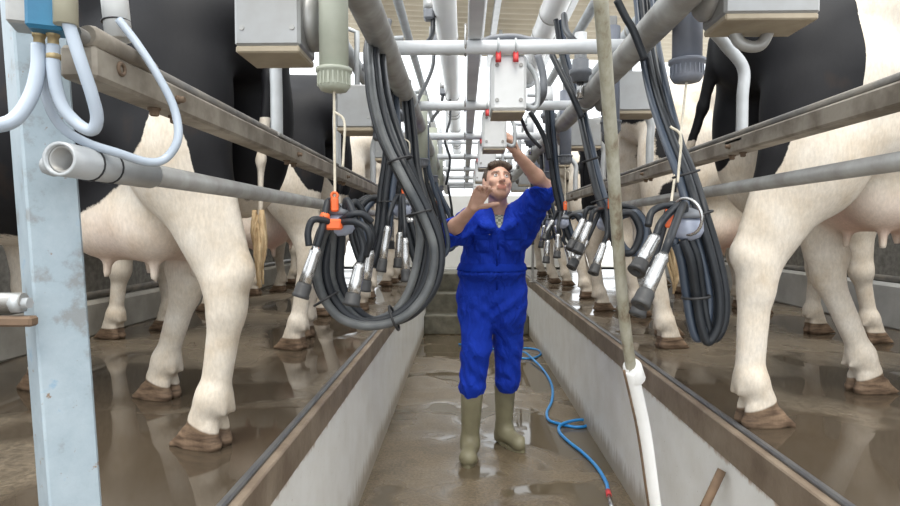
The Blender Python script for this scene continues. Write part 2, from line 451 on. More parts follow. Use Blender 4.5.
# ------------------------------------------------------------------ implicit surfaces -> continuous organic meshes
class Field:
    def __init__(s, lo, hi, h):
        s.lo = np.array(lo, float); s.h = h
        s.n = np.ceil((np.array(hi) - s.lo) / h).astype(int) + 1
        s.d = np.full(tuple(s.n), 1.0, dtype=np.float32)
        s.ax = [s.lo[i] + np.arange(s.n[i]) * h for i in range(3)]
    def region(s, lo, hi):
        sl = []
        for i in range(3):
            a = int(np.floor((lo[i] - s.lo[i]) / s.h)); b = int(np.ceil((hi[i] - s.lo[i]) / s.h)) + 1
            a = max(a, 0); b = min(b, s.n[i])
            if b <= a: return None, None
            sl.append(slice(a, b))
        X, Y, Z = np.meshgrid(s.ax[0][sl[0]], s.ax[1][sl[1]], s.ax[2][sl[2]], indexing='ij')
        return tuple(sl), np.stack([X, Y, Z], -1)
    def put(s, sl, dn, k, sub=False):
        d = s.d[sl]
        if sub:
            dn = -dn
            h = np.maximum(k - np.abs(d - dn), 0) / max(k, 1e-6)
            s.d[sl] = np.maximum(d, dn) + h * h * k * .25
        else:
            h = np.maximum(k - np.abs(d - dn), 0) / max(k, 1e-6)
            s.d[sl] = np.minimum(d, dn) - h * h * k * .25
    def cap(s, a, b, ra, rb=None, k=.03, flat=None, sub=False):
        """tapered limb from a to b; flat = (axis, factor) squeezes it along an axis"""
        a = np.array(a, float); b = np.array(b, float); rb = ra if rb is None else rb
        m = max(ra, rb) * (max(1, flat[1]) if flat else 1) + k + 2 * s.h
        sl, P = s.region(np.minimum(a, b) - m, np.maximum(a, b) + m)
        if sl is None: return
        q = P - a; ab = b - a; sc = 1
        if flat:
            nrm = np.array(flat[0], float); nrm /= np.linalg.norm(nrm); fct = flat[1]
            q = q + (q @ nrm)[..., None] * nrm * (1 / fct - 1)
            ab = ab + (ab @ nrm) * nrm * (1 / fct - 1); sc = min(1, fct) ** .5
        L = float(ab @ ab)
        t = np.clip((q @ ab) / L, 0, 1) if L > 1e-12 else np.zeros(q.shape[:-1])
        dist = np.linalg.norm(q - t[..., None] * ab, axis=-1) - (ra + t * (rb - ra))
        s.put(sl, (dist * sc).astype(np.float32), k, sub)
    def ell(s, c, r, k=.03, rot=None, sub=False):
        c = np.array(c, float); r = np.array(r, float)
        m = r.max() + k + 2 * s.h
        sl, P = s.region(c - m, c + m)
        if sl is None: return
        q = P - c
        if rot is not None: q = q @ np.array(rot)
        k0 = np.linalg.norm(q / r, axis=-1); k1 = np.linalg.norm(q / (r * r), axis=-1)
        dist = k0 * (k0 - 1) / np.maximum(k1, 1e-6)
        s.put(sl, dist.astype(np.float32), k, sub)
    def cutbelow(s, z):
        Z = s.ax[2][None, None, :]
        s.d = np.maximum(s.d, (z - Z).astype(np.float32))
    def mesh(s):
        d = s.d; n = np.array(d.shape)
        d[0] = d[-1] = 1; d[:, 0] = d[:, -1] = 1; d[:, :, 0] = np.maximum(d[:, :, 0], .001); d[:, :, -1] = 1
        ins = d < 0
        c = np.zeros(tuple(n - 1), int)
        for i in (0, 1):
            for j in (0, 1):
                for k in (0, 1):
                    c += ins[i:n[0] - 1 + i, j:n[1] - 1 + j, k:n[2] - 1 + k]
        act = (c > 0) & (c < 8)
        I = np.argwhere(act)
        idx = -np.ones(act.shape, int); idx[act] = np.arange(len(I))
        acc = np.zeros((len(I), 3)); cnt = np.zeros(len(I))
        cor = [(i, j, k) for i in (0, 1) for j in (0, 1) for k in (0, 1)]
        for a in cor:
            for axx in range(3):
                if a[axx]: continue
                b = list(a); b[axx] = 1
                ia = I + np.array(a); ib = I + np.array(b)
                da = d[ia[:, 0], ia[:, 1], ia[:, 2]]; db = d[ib[:, 0], ib[:, 1], ib[:, 2]]
                cr = (da < 0) != (db < 0)
                t = np.where(cr, da / np.where(cr, da - db, 1), 0)
                pt = np.repeat(np.array(a, float)[None], len(I), 0); pt[:, axx] += t
                acc += pt * cr[:, None]; cnt += cr
        V = s.lo + (I + acc / np.maximum(cnt, 1)[:, None]) * s.h
        faces = []
        for axx in range(3):
            o1, o2 = (axx + 1) % 3, (axx + 2) % 3
            sa = [slice(None)] * 3; sb = [slice(None)] * 3
            sa[axx] = slice(0, n[axx] - 1); sb[axx] = slice(1, n[axx])
            A = ins[tuple(sa)]; B = ins[tuple(sb)]
            E = np.argwhere(A != B)
            ok = (E[:, o1] > 0) & (E[:, o2] > 0) & (E[:, o1] < n[o1] - 1) & (E[:, o2] < n[o2] - 1)
            E = E[ok]
            if not len(E): continue
            q = []
            for da, db in ((-1, -1), (0, -1), (0, 0), (-1, 0)):
                e = E.copy(); e[:, o1] += da; e[:, o2] += db
                q.append(idx[e[:, 0], e[:, 1], e[:, 2]])
            q = np.stack(q, 1)
            fl = ~A[E[:, 0], E[:, 1], E[:, 2]]
            q[fl] = q[fl][:, ::-1]
            faces.append(q)
        Fq = np.concatenate(faces)
        Fq = Fq[(Fq >= 0).all(1)]
        # relax once to remove stair steps
        for it in range(1):
            S = np.zeros_like(V); C = np.zeros(len(V))
            for a, b in ((0, 1), (1, 2), (2, 3), (3, 0)):
                np.add.at(S, Fq[:, a], V[Fq[:, b]]); np.add.at(C, Fq[:, a], 1)
                np.add.at(S, Fq[:, b], V[Fq[:, a]]); np.add.at(C, Fq[:, b], 1)
            V = V * .5 + (S / np.maximum(C, 1)[:, None]) * .5
        return V, Fq

def np_mesh(name, V, Fq):
    me = bpy.data.meshes.new(name)
    me.vertices.add(len(V)); me.vertices.foreach_set('co', V.astype(np.float32).ravel())
    me.loops.add(len(Fq) * 4); me.loops.foreach_set('vertex_index', Fq.ravel().astype(np.int32))
    me.polygons.add(len(Fq)); me.polygons.foreach_set('loop_start', np.arange(0, len(Fq) * 4, 4, dtype=np.int32))
    me.polygons.foreach_set('use_smooth', np.ones(len(Fq), bool))
    me.update(calc_edges=True); me.validate()
    return me

def set_attr(me, name, rgb):
    at_ = me.attributes.get(name) or me.attributes.new(name, 'FLOAT_COLOR', 'POINT')
    a = np.ones((len(rgb), 4), np.float32); a[:, :3] = rgb
    at_.data.foreach_set('color', a.ravel())
# ------------------------------------------------------------------ cows
PZ = .75      # height of the cow standings above the pit floor

def cow_field(h, hind, front, head_down=.0, tail_side=.0, hz_=0.0, ud=(0, 0)):
    """local space: x forward from the pin bones, y to the cow's left, z up from its hooves.
    hind / front: {side: (foot_x, foot_y, joint_x)}"""
    fl = Field((-.22, -.50, -.02), (2.55, .50, 1.72), h)
    # trunk
    fl.ell((.98, 0, 1.00), (.66, .36, .42), .04)
    fl.ell((.62, 0, 1.05), (.42, .31, .34), .08)
    fl.ell((1.31, 0, 1.03), (.35, .27, .40), .08)
    fl.cap((.10, 0, 1.28), (.55, 0, 1.30), .17, .20, .10, ((0, 1, 0), 1.25))
    fl.cap((.02, 0, 1.40), (1.45, 0, 1.44), .055, .07, .12)
    for s in (1, -1):
        fl.cap((.46, s * .22, 1.38), (.30, s * .17, 1.33), .065, .07, .09)       # hook bone
        fl.cap((.03, s * .11, 1.27), (.16, s * .14, 1.24), .055, .09, .07)       # pin bone
        fl.ell((1.30, s * .20, 1.08), (.17, .10, .30), .10)                      # shoulder
        fl.ell((1.45, s * .12, .98), (.13, .12, .18), .10)
    fl.cap((1.38, 0, 1.16), (1.84, 0, 1.42), .23, .14, .10, ((0, 1, 0), .62))
    hx, hz = 1.93, 1.50
    fl.cap((hx, 0, hz), (hx + .30, 0, hz - .24), .115, .072, .06, ((0, 1, 0), .85))
    fl.ell((hx + .31, 0, hz - .25), (.08, .075, .07), .04)
    for s in (1, -1):
        fl.cap((hx - .03, s * .09, hz + .07), (hx - .06, s * .22, hz + .05), .035, .03, .03, ((1, 0, 0), .5))
    # dewlap
    fl.cap((1.58, 0, .98), (1.76, 0, 1.22), .07, .05, .10, ((0, 1, 0), .5))
    # hind legs
    for s, (fx, fy, jx) in hind.items():
        y0 = s * .19; yf = fy
        st = (.31 + .12 * jx, s * .205, .96)
        hk = (.105 + jx, yf * .95, .535 + hz_)
        fl.ell((.19, s * .17, 1.02), (.19, .125, .34), .06)
        fl.cap((.20, s * .15, 1.15), (.17 + .15 * jx, s * .18, .86), .13, .11, .08, ((0, 1, 0), .75))
        fl.cap((.28, s * .2, 1.12), st, .15, .115, .05, ((0, 1, 0), .72))
        fl.cap((.20 + .35 * jx, s * .2, .87), (hk[0] + .01, hk[1], .575 + hz_), .122, .064, .06, ((0, 1, 0), .72))
        fl.cap((.12 + .6 * jx, s * .185, .86), (hk[0] - .062, hk[1], .60 + hz_), .070, .034, .05, ((0, 1, 0), .7))
        fl.ell((hk[0] - .066, hk[1], .585 + hz_), (.030, .030, .045), .03)                 # point of hock
        fl.cap((hk[0] - .01, hk[1], .56 + hz_), (hk[0] - .012, hk[1], .48 + hz_), .062, .053, .03, ((0, 1, 0), .8))
        ftx, fty = fx - .045, yf
        fl.cap((hk[0] - .012, hk[1], .50 + hz_), (ftx, fty, .17), .050, .041, .04, ((0, 1, 0), .78))
        fl.cap((hk[0] - .045, hk[1], .50 + hz_), (ftx - .028, fty, .19), .022, .022, .02)
        fl.ell((ftx, fty, .145), (.052, .050, .052), .03)
        for q in (1, -1):
            fl.cap((ftx - .040, fty + q * .020, .130), (ftx - .052, fty + q * .022, .112), .012, .010, .012)
        hoof(fl, ftx, fty, 0)
    for s, (fx, fy, jx) in front.items():
        kn = (1.30 + jx, fy, .415)
        fl.cap((1.28, s * .185, .90), (1.26 + .3 * jx, s * .18, .70), .15, .105, .08, ((0, 1, 0), .72))
        fl.cap((1.26 + .3 * jx, s * .18, .72), kn, .095, .060, .05, ((0, 1, 0), .85))
        fl.ell((kn[0] + .005, kn[1], .41), (.060, .055, .070), .03)
        fl.cap(kn, (fx - .02, fy, .16), .046, .040, .03, ((0, 1, 0), .9))
        fl.ell((fx - .02, fy, .14), (.050, .050, .050), .03)
        for q in (1, -1):
            fl.cap((fx - .058, fy + q * .020, .125), (fx - .070, fy + q * .022, .108), .012, .010, .012)
        hoof(fl, fx - .02, fy, 0)
    # udder
    a, b = ud
    fl.ell((.56 + a, 0, .70 + b), (.25, .185, .165), .07)
    for s in (1, -1):
        fl.ell((.47 + a, s * .085, .64 + b), (.12, .09, .10), .05)
        fl.ell((.66 + a, s * .085, .65 + b), (.12, .09, .10), .05)
        fl.cap((.46 + a, s * .085, .57 + b), (.455 + a, s * .09, .485 + b), .019, .013, .018)
        fl.cap((.64 + a, s * .085, .58 + b), (.645 + a, s * .09, .495 + b), .019, .013, .018)
    # tail
    tl = [(.06, 0, 1.40), (-.035, tail_side * .3, 1.32), (-.050, tail_side * .6, 1.1), (-.03 - .06 * (tail_side > .2), tail_side, .85), (-.025 - .075 * (tail_side > .2), tail_side * 1.05, .66)]
    for i in range(4):
        fl.cap(tl[i], tl[i + 1], .034 - .007 * i, .027 - .006 * i, .02)
    fl.cutbelow(0.0)
    return fl

def hoof(fl, x, y, a):
    fl.cap((x, y, .145), (x + .030, y, .085), .046, .050, .025)
    for q in (1, -1):
        yy = y + q * .0245
        fl.cap((x + .012, yy, .062), (x + .070, yy, .040), .043, .032, .004, ((0, 1, 0), .66))
        fl.cap((x + .060, yy, .040), (x + .128, yy + q * .003, .010), .032, .012, .004, ((0, 1, 0), .72))
        fl.cap((x - .010, yy, .020), (x + .070, yy, .014), .032, .030, .008, ((0, 1, 0), .76))

def coat(V, line=None, blobs=(), pink=1.0, feet=(), ud=(0, 0)):
    x, y, z = V[:, 0], V[:, 1], V[:, 2]
    f = np.full(len(V), -1.0)
    if line is not None:
        zb = np.interp(x if len(line) < 3 else line[2] * x + line[3] * y, line[0], line[1])
        f = np.maximum(f, .5 + (z - zb) * 3.0)
    for (cx, cy, cz, rx, ry, rz) in blobs:
        d = np.sqrt(((x - cx) / rx) ** 2 + ((y - cy) / ry) ** 2 + ((z - cz) / rz) ** 2)
        f = np.maximum(f, .5 + (1 - d) * min(rx, rz) * 3.0)
    f = np.where(z < .45, -1, f)
    f = np.where(((np.abs(y - .03) < .06) & (x < .0) | (y > .17) & (x < -.045)) & (z < .98) & (z > .55), -1, f) if feet else f
    un = 1.0 - np.sqrt(((x - .56 - ud[0]) / .30) ** 2 + (y / .22) ** 2 + ((z - .63 - ud[1]) / .19) ** 2)
    g = np.clip(un * 3, 0, 1) * pink
    g = np.maximum(g, np.clip((x - 2.20) * 12, 0, 1))
    f = np.where(g > .35, np.minimum(f, .2), f)
    # hooves taller at the toe
    zb = np.full(len(V), .07)
    for (fx, fy) in feet:
        near = np.hypot(x - fx, y - fy) < .2
        zb = np.where(near, np.clip(.070 + .35 * (x - fx + .03), .045, .115), zb)
    b = np.clip(.5 + (zb - z) * 16, 0, 1)
    c = np.stack([np.clip(f, 0, 1), g, b], 1)
    dirt = np.clip(.72 * (1 - z / .55), 0, 1) + .12 * np.clip((.75 - z) * 4, 0, 1)
    return c, np.stack([dirt, dirt * 0, dirt * 0], 1)

def tail_switch(parent, x, y, z0, L, seed, wid=.05):
    """hanging bunch of tail hair, local to the cow"""
    rnd = random.Random(seed); mb = MB()
    for i in range(46):
        a = rnd.uniform(0, 2 * PI); rr = rnd.uniform(0, 1) ** .5
        ox, oy = math.cos(a) * rr * .006, math.sin(a) * rr * .006
        l = L * rnd.uniform(.75, 1.0); pts = []; rs = []
        for k in range(7):
            t = k / 6; sw = (math.sin(min(t * 1.05, 1) * PI * .86) ** 1.7) * wid * 1.1 / .009
            pts.append((x + ox * (1 + sw * .8) + .012 * math.sin(t * 5 + a), y + oy * (1 + sw * .8) + .008 * math.sin(t * 7 + 2 * a), z0 - l * t))
            rs.append(.0032 + .003 * math.sin(t * PI) - .001 * t)
        mb.tube(pts, rs, 5)
    ob = mb.build('tail_switch', M['tail_hair'], None, (0, 0, 0))
    ob.parent = parent
    return ob

def make_cow(loc, yaw, me, label, group, tail=None):
    ob = bpy.data.objects.new('cow', me); COL.objects.link(ob)
    ob.location = (loc[0], loc[1], PZ - .004); ob.rotation_euler = (0, 0, math.radians(yaw))
    tag(ob, label, 'cow', group)
    if tail: tail_switch(ob, *tail)
    return ob

def cow_mesh(name, V, Fq, line, blobs, pink=1.0, feet=(), ud=(0, 0)):
    me = np_mesh(name, V, Fq); c, e = coat(V, line, blobs, pink, feet, ud)
    set_attr(me, 'coat', c); set_attr(me, 'extra', e)
    me.materials.append(M['cow'])
    return me

# the two nearest cows have their own stance
H1 = .0115
V, Fq = cow_field(H1, {1: (.095, .18, -.085), -1: (.60, -.20, .36)}, {1: (1.38, .17, 0), -1: (1.12, -.17, -.12)}, .9, .05, -.07, (-.12, .0)).mesh()
GL = 'cows standing on the left platform'; GR = 'cows standing on the right platform'
make_cow((-.635, 1.88), 165, cow_mesh('cow', V, Fq,
    ([-.3, 0, .10, .16, .21, .235, .29, .33, .36, .42, .5, .60, .8, 1.2, 1.5], [.76, .74, .75, .75, .78, .88, 1.01, .97, .88, .80, .73, .67, .62, .62, .9], .85, .69), [(.02, -.03, .68, .09, .075, .20)], .5, [(.095, .18), (.60, -.20), (1.38, .17), (1.12, -.17)], (-.12, 0)),
    'largest cow at the left, black flank and white hind leg, beside the painted post', GL, (-.022, .052, .70, .24, 1, .012))
V, Fq = cow_field(H1, {1: (.655, .20, .37), -1: (.015, -.18, -.105)}, {1: (1.38, .17, 0), -1: (1.22, -.17, -.06)}, .9, .26, -.03, (.01, .10)).mesh()
make_cow((.955, 2.14), 3, cow_mesh('cow', V, Fq,
    ([-.1, .0, .03, .06, .23, .26, 3], [.80, .80, .88, 1.0, 1.03, 2, 2]), [(1.35, 0, 1.3, .3, .5, .3)], .85, [(.655, .20), (.015, -.18), (1.38, .17), (1.22, -.17)], (.01, .10)),
    'largest cow at the right, pink udder showing between its white hind legs', GR, (-.10, .275, .69, .31, 5, .034))
# the others share three stances
ST = []
for (hd, fr, hh, dn) in (
    ({1: (.20, .17, 0), -1: (.34, -.18, .10)}, {1: (1.36, .17, 0), -1: (1.28, -.17, 0)}, .014, .8),
    ({1: (.36, .18, .12), -1: (.20, -.17, 0)}, {1: (1.30, .17, 0), -1: (1.38, -.17, 0)}, .014, .8),
    ({1: (.18, .18, -.01), -1: (.22, -.18, .01)}, {1: (1.34, .17, 0), -1: (1.34, -.17, 0)}, .020, .7)):
    ST.append(cow_field(hh, hd, fr, dn, .04).mesh())
lefts = [
    ((-.69, 3.28), 166, 0, ([-.1, .05, .12, .2, .3, .5, .8, 1.1, 1.2, 3], [.82, .84, .98, .96, .90, .88, .9, 1.0, 2, 2]), [],
     'cow with round black rump, just behind the largest cow on the left', None),
    ((-.68, 4.50), 167, 1, None, [(.42, 0, 1.05, .20, .5, .24), (1.3, 0, 1.1, .3, .5, .3), (.05, 0, .92, .06, .5, .10)],
     'mostly white cow with a black flank spot, third along the left platform', None),
    ((-.68, 5.70), 168, 0, ([-.1, .3, .5, 1, 2], [.95, .9, 1.1, .8, 2]), [],
     'cow seen behind the hanging hoses, fourth along the left platform', None),
    ((-.68, 6.90), 168, 2, None, [(.2, 0, 1.2, .3, .5, .25), (1.1, 0, 1.0, .3, .5, .3)],
     'small distant cow, fifth along the left platform', None),
    ((-.68, 8.05), 168, 2, ([-.1, .6, .7, 2], [.85, .9, 2, 2]), [],
     'farthest cow on the left platform', None)]
for loc, yaw, st, ln, bl, lab, tl in lefts:
    make_cow(loc, yaw, cow_mesh('cow', ST[st][0], ST[st][1], ln, bl), lab, GL, tl)
rights = [
    ((.90, 3.38), 8, 1, None, [(.10, -.2, 1.10, .055, .25, .14), (.0, -.1, 1.30, .11, .25, .10), (.13, -.2, .84, .06, .2, .06), (1.2, 0, 1.1, .35, .5, .3), (.75, -.2, 1.25, .10, .2, .08)],
     'white cow with small black spots, second along the right platform', None),
    ((.94, 4.55), 9, 0, ([-.1, .12, .2, 2], [.72, .86, .98, 1.0]), [],
     'dark rumped cow with pale legs, third along the right platform', (-.045, .04, .74, .26, 4)),
    ((.94, 5.75), 9, 1, None, [(.25, 0, 1.2, .22, .5, .2), (1.0, 0, 1.0, .3, .5, .3)],
     'cow partly hidden by hanging teat cups, fourth along the right platform', None),
    ((.94, 6.95), 9, 2, ([-.1, .4, .5, 2], [.95, .9, 2, 2]), [],
     'small distant cow, fifth along the right platform', None),
    ((.94, 8.10), 9, 2, None, [(.5, 0, 1.1, .3, .5, .3)],
     'farthest cow on the right platform beside the man in blue', None)]
for loc, yaw, st, ln, bl, lab, tl in rights:
    make_cow(loc, yaw, cow_mesh('cow', ST[st][0], ST[st][1], ln, bl), lab, GR, tl)
# ------------------------------------------------------------------ the man
def A(px, py, Y): return np.array(at(px, py, Y))
def lerp(a, b, t): return a + (b - a) * t

S_R = A(474, 219, 3.60); S_L = A(523, 215, 3.58)          # shoulders (his right is at the left of the photo)
E_R = A(447, 235, 3.34); W_R = A(473, 208, 3.16)
E_L = A(546, 188, 3.36); W_L = A(517, 154, 3.16)
HIPC = np.array((.172, 3.66, .955))
K_R = A(476, 350, 3.60); AN_R = A(470, 447, 3.64)
K_L = A(508, 345, 3.74); AN_L = A(504, 433, 3.86)
HC = A(497.5, 182.5, 3.51)                                 # head centre
NB = A(498.5, 212, 3.60)

def rotm(x, y, z): return np.array(Euler((math.radians(x), math.radians(y), math.radians(z))).to_matrix())

hl = .0048
fl = Field((-.14, 2.98, .05), (.58, 3.92, 1.95), hl)
# hidden trunk and legs: one continuous body under the clothes
ch = (S_R + S_L) / 2 + np.array((0, .02, -.09))
fl.cap(ch, HIPC + np.array((0, 0, .05)), .125, .115, .05, ((0, 1, 0), .75))
fl.cap(S_R, S_L, .055, .055, .05)
for hp, kn, an, sx in ((-.085, K_R, AN_R, -1), (.085, K_L, AN_L, 1)):
    h_ = HIPC + np.array((hp, 0, -.03))
    fl.cap(h_, kn, .08, .055, .04); fl.cap(kn, an, .052, .036, .03)
# neck and head
fl.cap(NB + np.array((0, .01, -.03)), HC + np.array((0, .03, -.06)), .060, .053, .03)
fl.cap(NB + np.array((-.02, .02, -.015)), S_R, .045, .05, .05); fl.cap(NB + np.array((.02, .02, -.015)), S_L, .045, .05, .05)
HR = rotm(-16, 3, 12)            # head tipped back, turned a little towards the box
def hp(x, y, z): return HC + HR @ np.array((x, y, z))      # local: x to photo right, y away from camera, z up
def hcap(a, b, ra, rb=None, k=.012, sub=False, flat=None):
    if flat: flat = (HR @ np.array(flat[0], float), flat[1])
    fl.cap(hp(*a), hp(*b), ra, rb, k, flat, sub)
def hell(c, r, k=.012, sub=False): fl.ell(hp(*c), r, k, HR, sub)
hell((0, .020, .035), (.074, .094, .082), .02)              # skull
hell((0, -.012, -.010), (.064, .075, .092), .03)            # face
hell((0, -.040, -.085), (.036, .034, .032), .035)           # chin
for s in (1, -1):
    hcap((s * .050, .005, -.045), (s * .018, -.045, -.088), .025, .020, .03)     # jaw
    hell((s * .042, -.058, -.018), (.022, .018, .018), .02)                      # cheek bone
    hell((s * .030, -.090, .012), (.017, .014, .012), .010, True)                # eye socket
    hcap((s * .014, -.083, .032), (s * .050, -.070, .031), .0075, .0065, .010)   # brow
    hell((s * .077, .012, -.005), (.011, .022, .033), .006)                      # ear
hcap((0, -.082, .020), (0, -.110, -.022), .0085, .0125, .010)                    # nose
for s in (1, -1): hell((s * .012, -.098, -.025), (.0085, .010, .008), .006)
hcap((-.022, -.083, -.052), (.022, -.083, -.052), .0085, None, .008)             # upper lip
hcap((-.019, -.080, -.064), (.019, -.080, -.064), .0090, None, .008)             # lower lip
hcap((-.026, -.096, -.058), (.026, -.096, -.058), .0030, None, .004, True)
# arms
for S, E, W in ((S_R, E_R, W_R), (S_L, E_L, W_L)):
    fl.cap(S, E, .050, .042, .03)
    mid = lerp(E, W, .35)
    fl.cap(E, mid, .038, .041, .03); fl.cap(mid, W, .041, .026, .02)
def finger(pts, r0, r1, k=.006):
    for i in range(len(pts) - 1):
        t0 = i / (len(pts) - 1); t1 = (i + 1) / (len(pts) - 1)
        fl.cap(pts[i], pts[i + 1], r0 + (r1 - r0) * t0, r0 + (r1 - r0) * t1, k)
def unit(v): return v / np.linalg.norm(v)
def hand(W, palm_dir, side_dir, curl_dir, bends, spread=.25, thumb=None):
    """palm runs from the wrist along palm_dir, knuckles are laid out along side_dir, fingers curl towards curl_dir"""
    pd, sd = unit(palm_dir), unit(side_dir); cd = unit(curl_dir)
    kn = W + pd * .088
    for o in (-.030, -.010, .010, .030):
        fl.cap(W + sd * o * .55 + pd * .008, kn + sd * o * 1.0, .0150, .0130, .010)
    lens = (.072, .080, .075, .060)
    for i, o in enumerate((-.033, -.011, .011, .031)):
        d = unit(pd + sd * o * spread * 10); p = kn + sd * o; pts = [p]; ang = 0
        for j, fr in enumerate((.45, .31, .24)):
            ang += bends[i][j]
            dd = math.cos(ang) * d + math.sin(ang) * cd
            p = p + dd * lens[i] * fr; pts.append(p)
        finger(pts, .0098, .0076, .004)
    tp = [W + pd * .018 - sd * .026 + cd * .004]
    for v in thumb: tp.append(tp[-1] + np.array(v))
    finger(tp, .0145, .0095, .008)
X_, Y_, Z_ = np.array((1, 0, 0.)), np.array((0, 1, 0.)), np.array((0, 0, 1.))
# his right hand: raised before his chin, fingers curled, thumb out to the side
pd = unit(A(482, 199, 3.12) - W_R)
hand(W_R, pd + Z_ * .55, -X_ * .9 + Z_ * .35 , -Y_ * .6 + X_ * .35 , [(.2, 1.1, 1.0), (.15, 1.1, 1.1), (.2, 1.2, 1.1), (.3, 1.2, 1.1)], .1,
     [(.038, -.006, .004), (.034, 0, .008), (.026, 0, .004)])
# his left hand: reaching up to the grey box, fingers over its edge
pd2 = unit(A(510, 138, 3.10) - W_L)
hand(W_L, pd2, X_ * .55 + Y_ * .8, -X_ * .9 + Z_ * .1, [(.25, .5, .5), (.2, .45, .4), (.2, .45, .4), (.3, .5, .4)], .08,
     [(-.026, -.012, .024), (-.014, -.006, .030), (-.004, 0, .024)])
V, Fq = fl.mesh()
me = np_mesh('person', V, Fq)
loc = np.array((.165, 3.70, 0))
me.vertices.foreach_set('co', (V - loc).astype(np.float32).ravel())
L = (V - HC) @ HR
lip = (np.abs(L[:, 0]) < .026 * np.sqrt(np.clip(1 - ((L[:, 2] + .058) / .016) ** 2, 0, 1))) & (np.abs(L[:, 2] + .058) < .014) & (L[:, 1] < -.075)
stub = np.clip((-.062 - L[:, 2]) * 20, 0, .35) * (L[:, 1] < .02) * (np.linalg.norm(L, axis=1) < .14)
browm = (np.abs(L[:, 2] - .034) < .0062) & (np.abs(np.abs(L[:, 0]) - .031) < .02) & (L[:, 1] < -.055)
set_attr(me, 'coat', np.stack([lip * .75, np.maximum(stub, browm * .85), lip * 0], 1))
me.materials.append(M['skin'])
man = bpy.data.objects.new('person', me); COL.objects.link(man); man.location = loc
tag(man, 'man in royal blue overalls and olive rubber boots reaching up with both hands in the pit', 'person')
man['label'] = 'person in royal blue overalls and olive rubber boots reaching up between the cows'

def child_np(name, V, Fq, mat, parent):
    me = np_mesh(name, V, Fq)
    me.vertices.foreach_set('co', (V - np.array(world_loc(parent))).astype(np.float32).ravel()); me.update()
    me.materials.append(mat)
    o = bpy.data.objects.new(name, me); COL.objects.link(o); o.parent = parent
    return o

# eyes
for s in (1, -1):
    e = MB().ball(hp(s * .030, -.0715, .012), .0125, 14).build('eye', M['eye'], man)
    MB().ball(hp(s * .031, -.0800, .0150), .0058, 10).build('iris', M['iris'], e)
# hair: cap over the skull with a short fringe
hf = Field(HC - .17, HC + .17, .0045)
hf.ell(hp(0, .026, .040), (.078, .098, .082), .02, HR)
for (x, z, r) in ((-.05, .078, .024), (-.025, .090, .026), (0, .094, .026), (.028, .090, .025), (.052, .076, .023)):
    hf.ell(hp(x, -.052, z), (r, .026, r * .8), .015, HR)
for s in (1, -1):
    hf.cap(hp(s * .072, -.008, .040), hp(s * .074, -.012, .004), .014, .008, .015)
hf.cap(hp(0, .09, .0), hp(0, .075, -.045), .05, .035, .03)
# carve the face out
hf.ell(hp(0, -.085, -.035), (.062, .085, .100), .010, HR, True)
hf.ell(hp(0, -.02, -.09), (.12, .085, .085), .010, HR, True)
Vh, Fh = hf.mesh()
Lh = (Vh - HC) @ HR
dsp = .0022 * np.sin(Lh[:, 0] * 420 + 3 * np.sin(Lh[:, 2] * 60)) + .0018 * np.sin(Lh[:, 0] * 250 + Lh[:, 1] * 180)
nrm = Lh / np.linalg.norm(Lh, axis=1)[:, None]
Vh = Vh + (nrm * dsp[:, None]) @ HR.T
child_np('hair', Vh, Fh, M['hair'], man)

# overalls ---------------------------------------------------------
cf = Field((-.18, 3.02, .36), (.62, 3.98, 1.62), .0065)
up = (S_R + S_L) / 2
fx = ((0, 1, 0), .62)
cf.cap(up + np.array((0, .0, -.11)), np.array((.168, 3.63, 1.20)), .185, .172, .05, fx)
cf.cap(np.array((.168, 3.63, 1.20)), np.array((.172, 3.65, 1.02)), .172, .192, .05, fx)
cf.cap(S_R + np.array((.035, 0, -.03)), S_L + np.array((-.035, 0, -.03)), .082, .082, .06)
cf.cap(NB + np.array((-.03, .025, -.035)), S_R, .055, .062, .05); cf.cap(NB + np.array((.03, .025, -.035)), S_L, .055, .062, .05)
cf.ell((.165, 3.60, 1.13), (.20, .13, .05), .06)             # blouse over the waist
for hpx, kn, an, hem in ((-.092, K_R, AN_R, A(472, 395, 3.61)), (.090, K_L, AN_L, A(507.5, 388, 3.78))):
    h_ = HIPC + np.array((hpx, 0, -.01))
    cf.cap(h_ + np.array((0, 0, .05)), h_ + np.array((0, 0, -.07)), .118, .112, .05, ((0, 1, 0), .95))
    cf.cap(h_, kn, .112, .088, .04)
    cf.cap(kn, hem + np.array((0, 0, .055)), .086, .080, .03)
    cf.cap(hem + np.array((0, 0, .05)), hem, .080, .062, .02)
# sleeves, rolled at the elbow
cf.cap(S_R, E_R, .080, .068, .04)
cf.cap(S_R + np.array((0, 0, -.08)), lerp(S_R, E_R, .6) + np.array((0, 0, -.05)), .07, .05, .05)
cf.cap(E_R, lerp(E_R, W_R, .20), .068, .060, .02)
cf.cap(S_L, E_L, .082, .072, .04)
cf.cap(S_L + np.array((.01, 0, -.09)), lerp(S_L, E_L, .75) + np.array((-.005, 0, -.03)), .075, .055, .06)
cf.cap(E_L, lerp(E_L, W_L, .26), .072, .062, .02)
# neck opening
cf.cap(NB + np.array((0, -.05, .02)), NB + np.array((0, -.13, -.10)), .048, .008, .01, None, True)
cf.cap(NB + np.array((0, .0, .02)), NB + np.array((0, .0, .08)), .062, .08, .01, None, True)
# cuffs open towards the skin
for E, W in ((E_R, W_R), (E_L, W_L)):
    d = unit(W - E); cf.cap(lerp(E, W, .30), lerp(E, W, .5), .050, .060, .008, None, True)
Vc, Fc = cf.mesh()
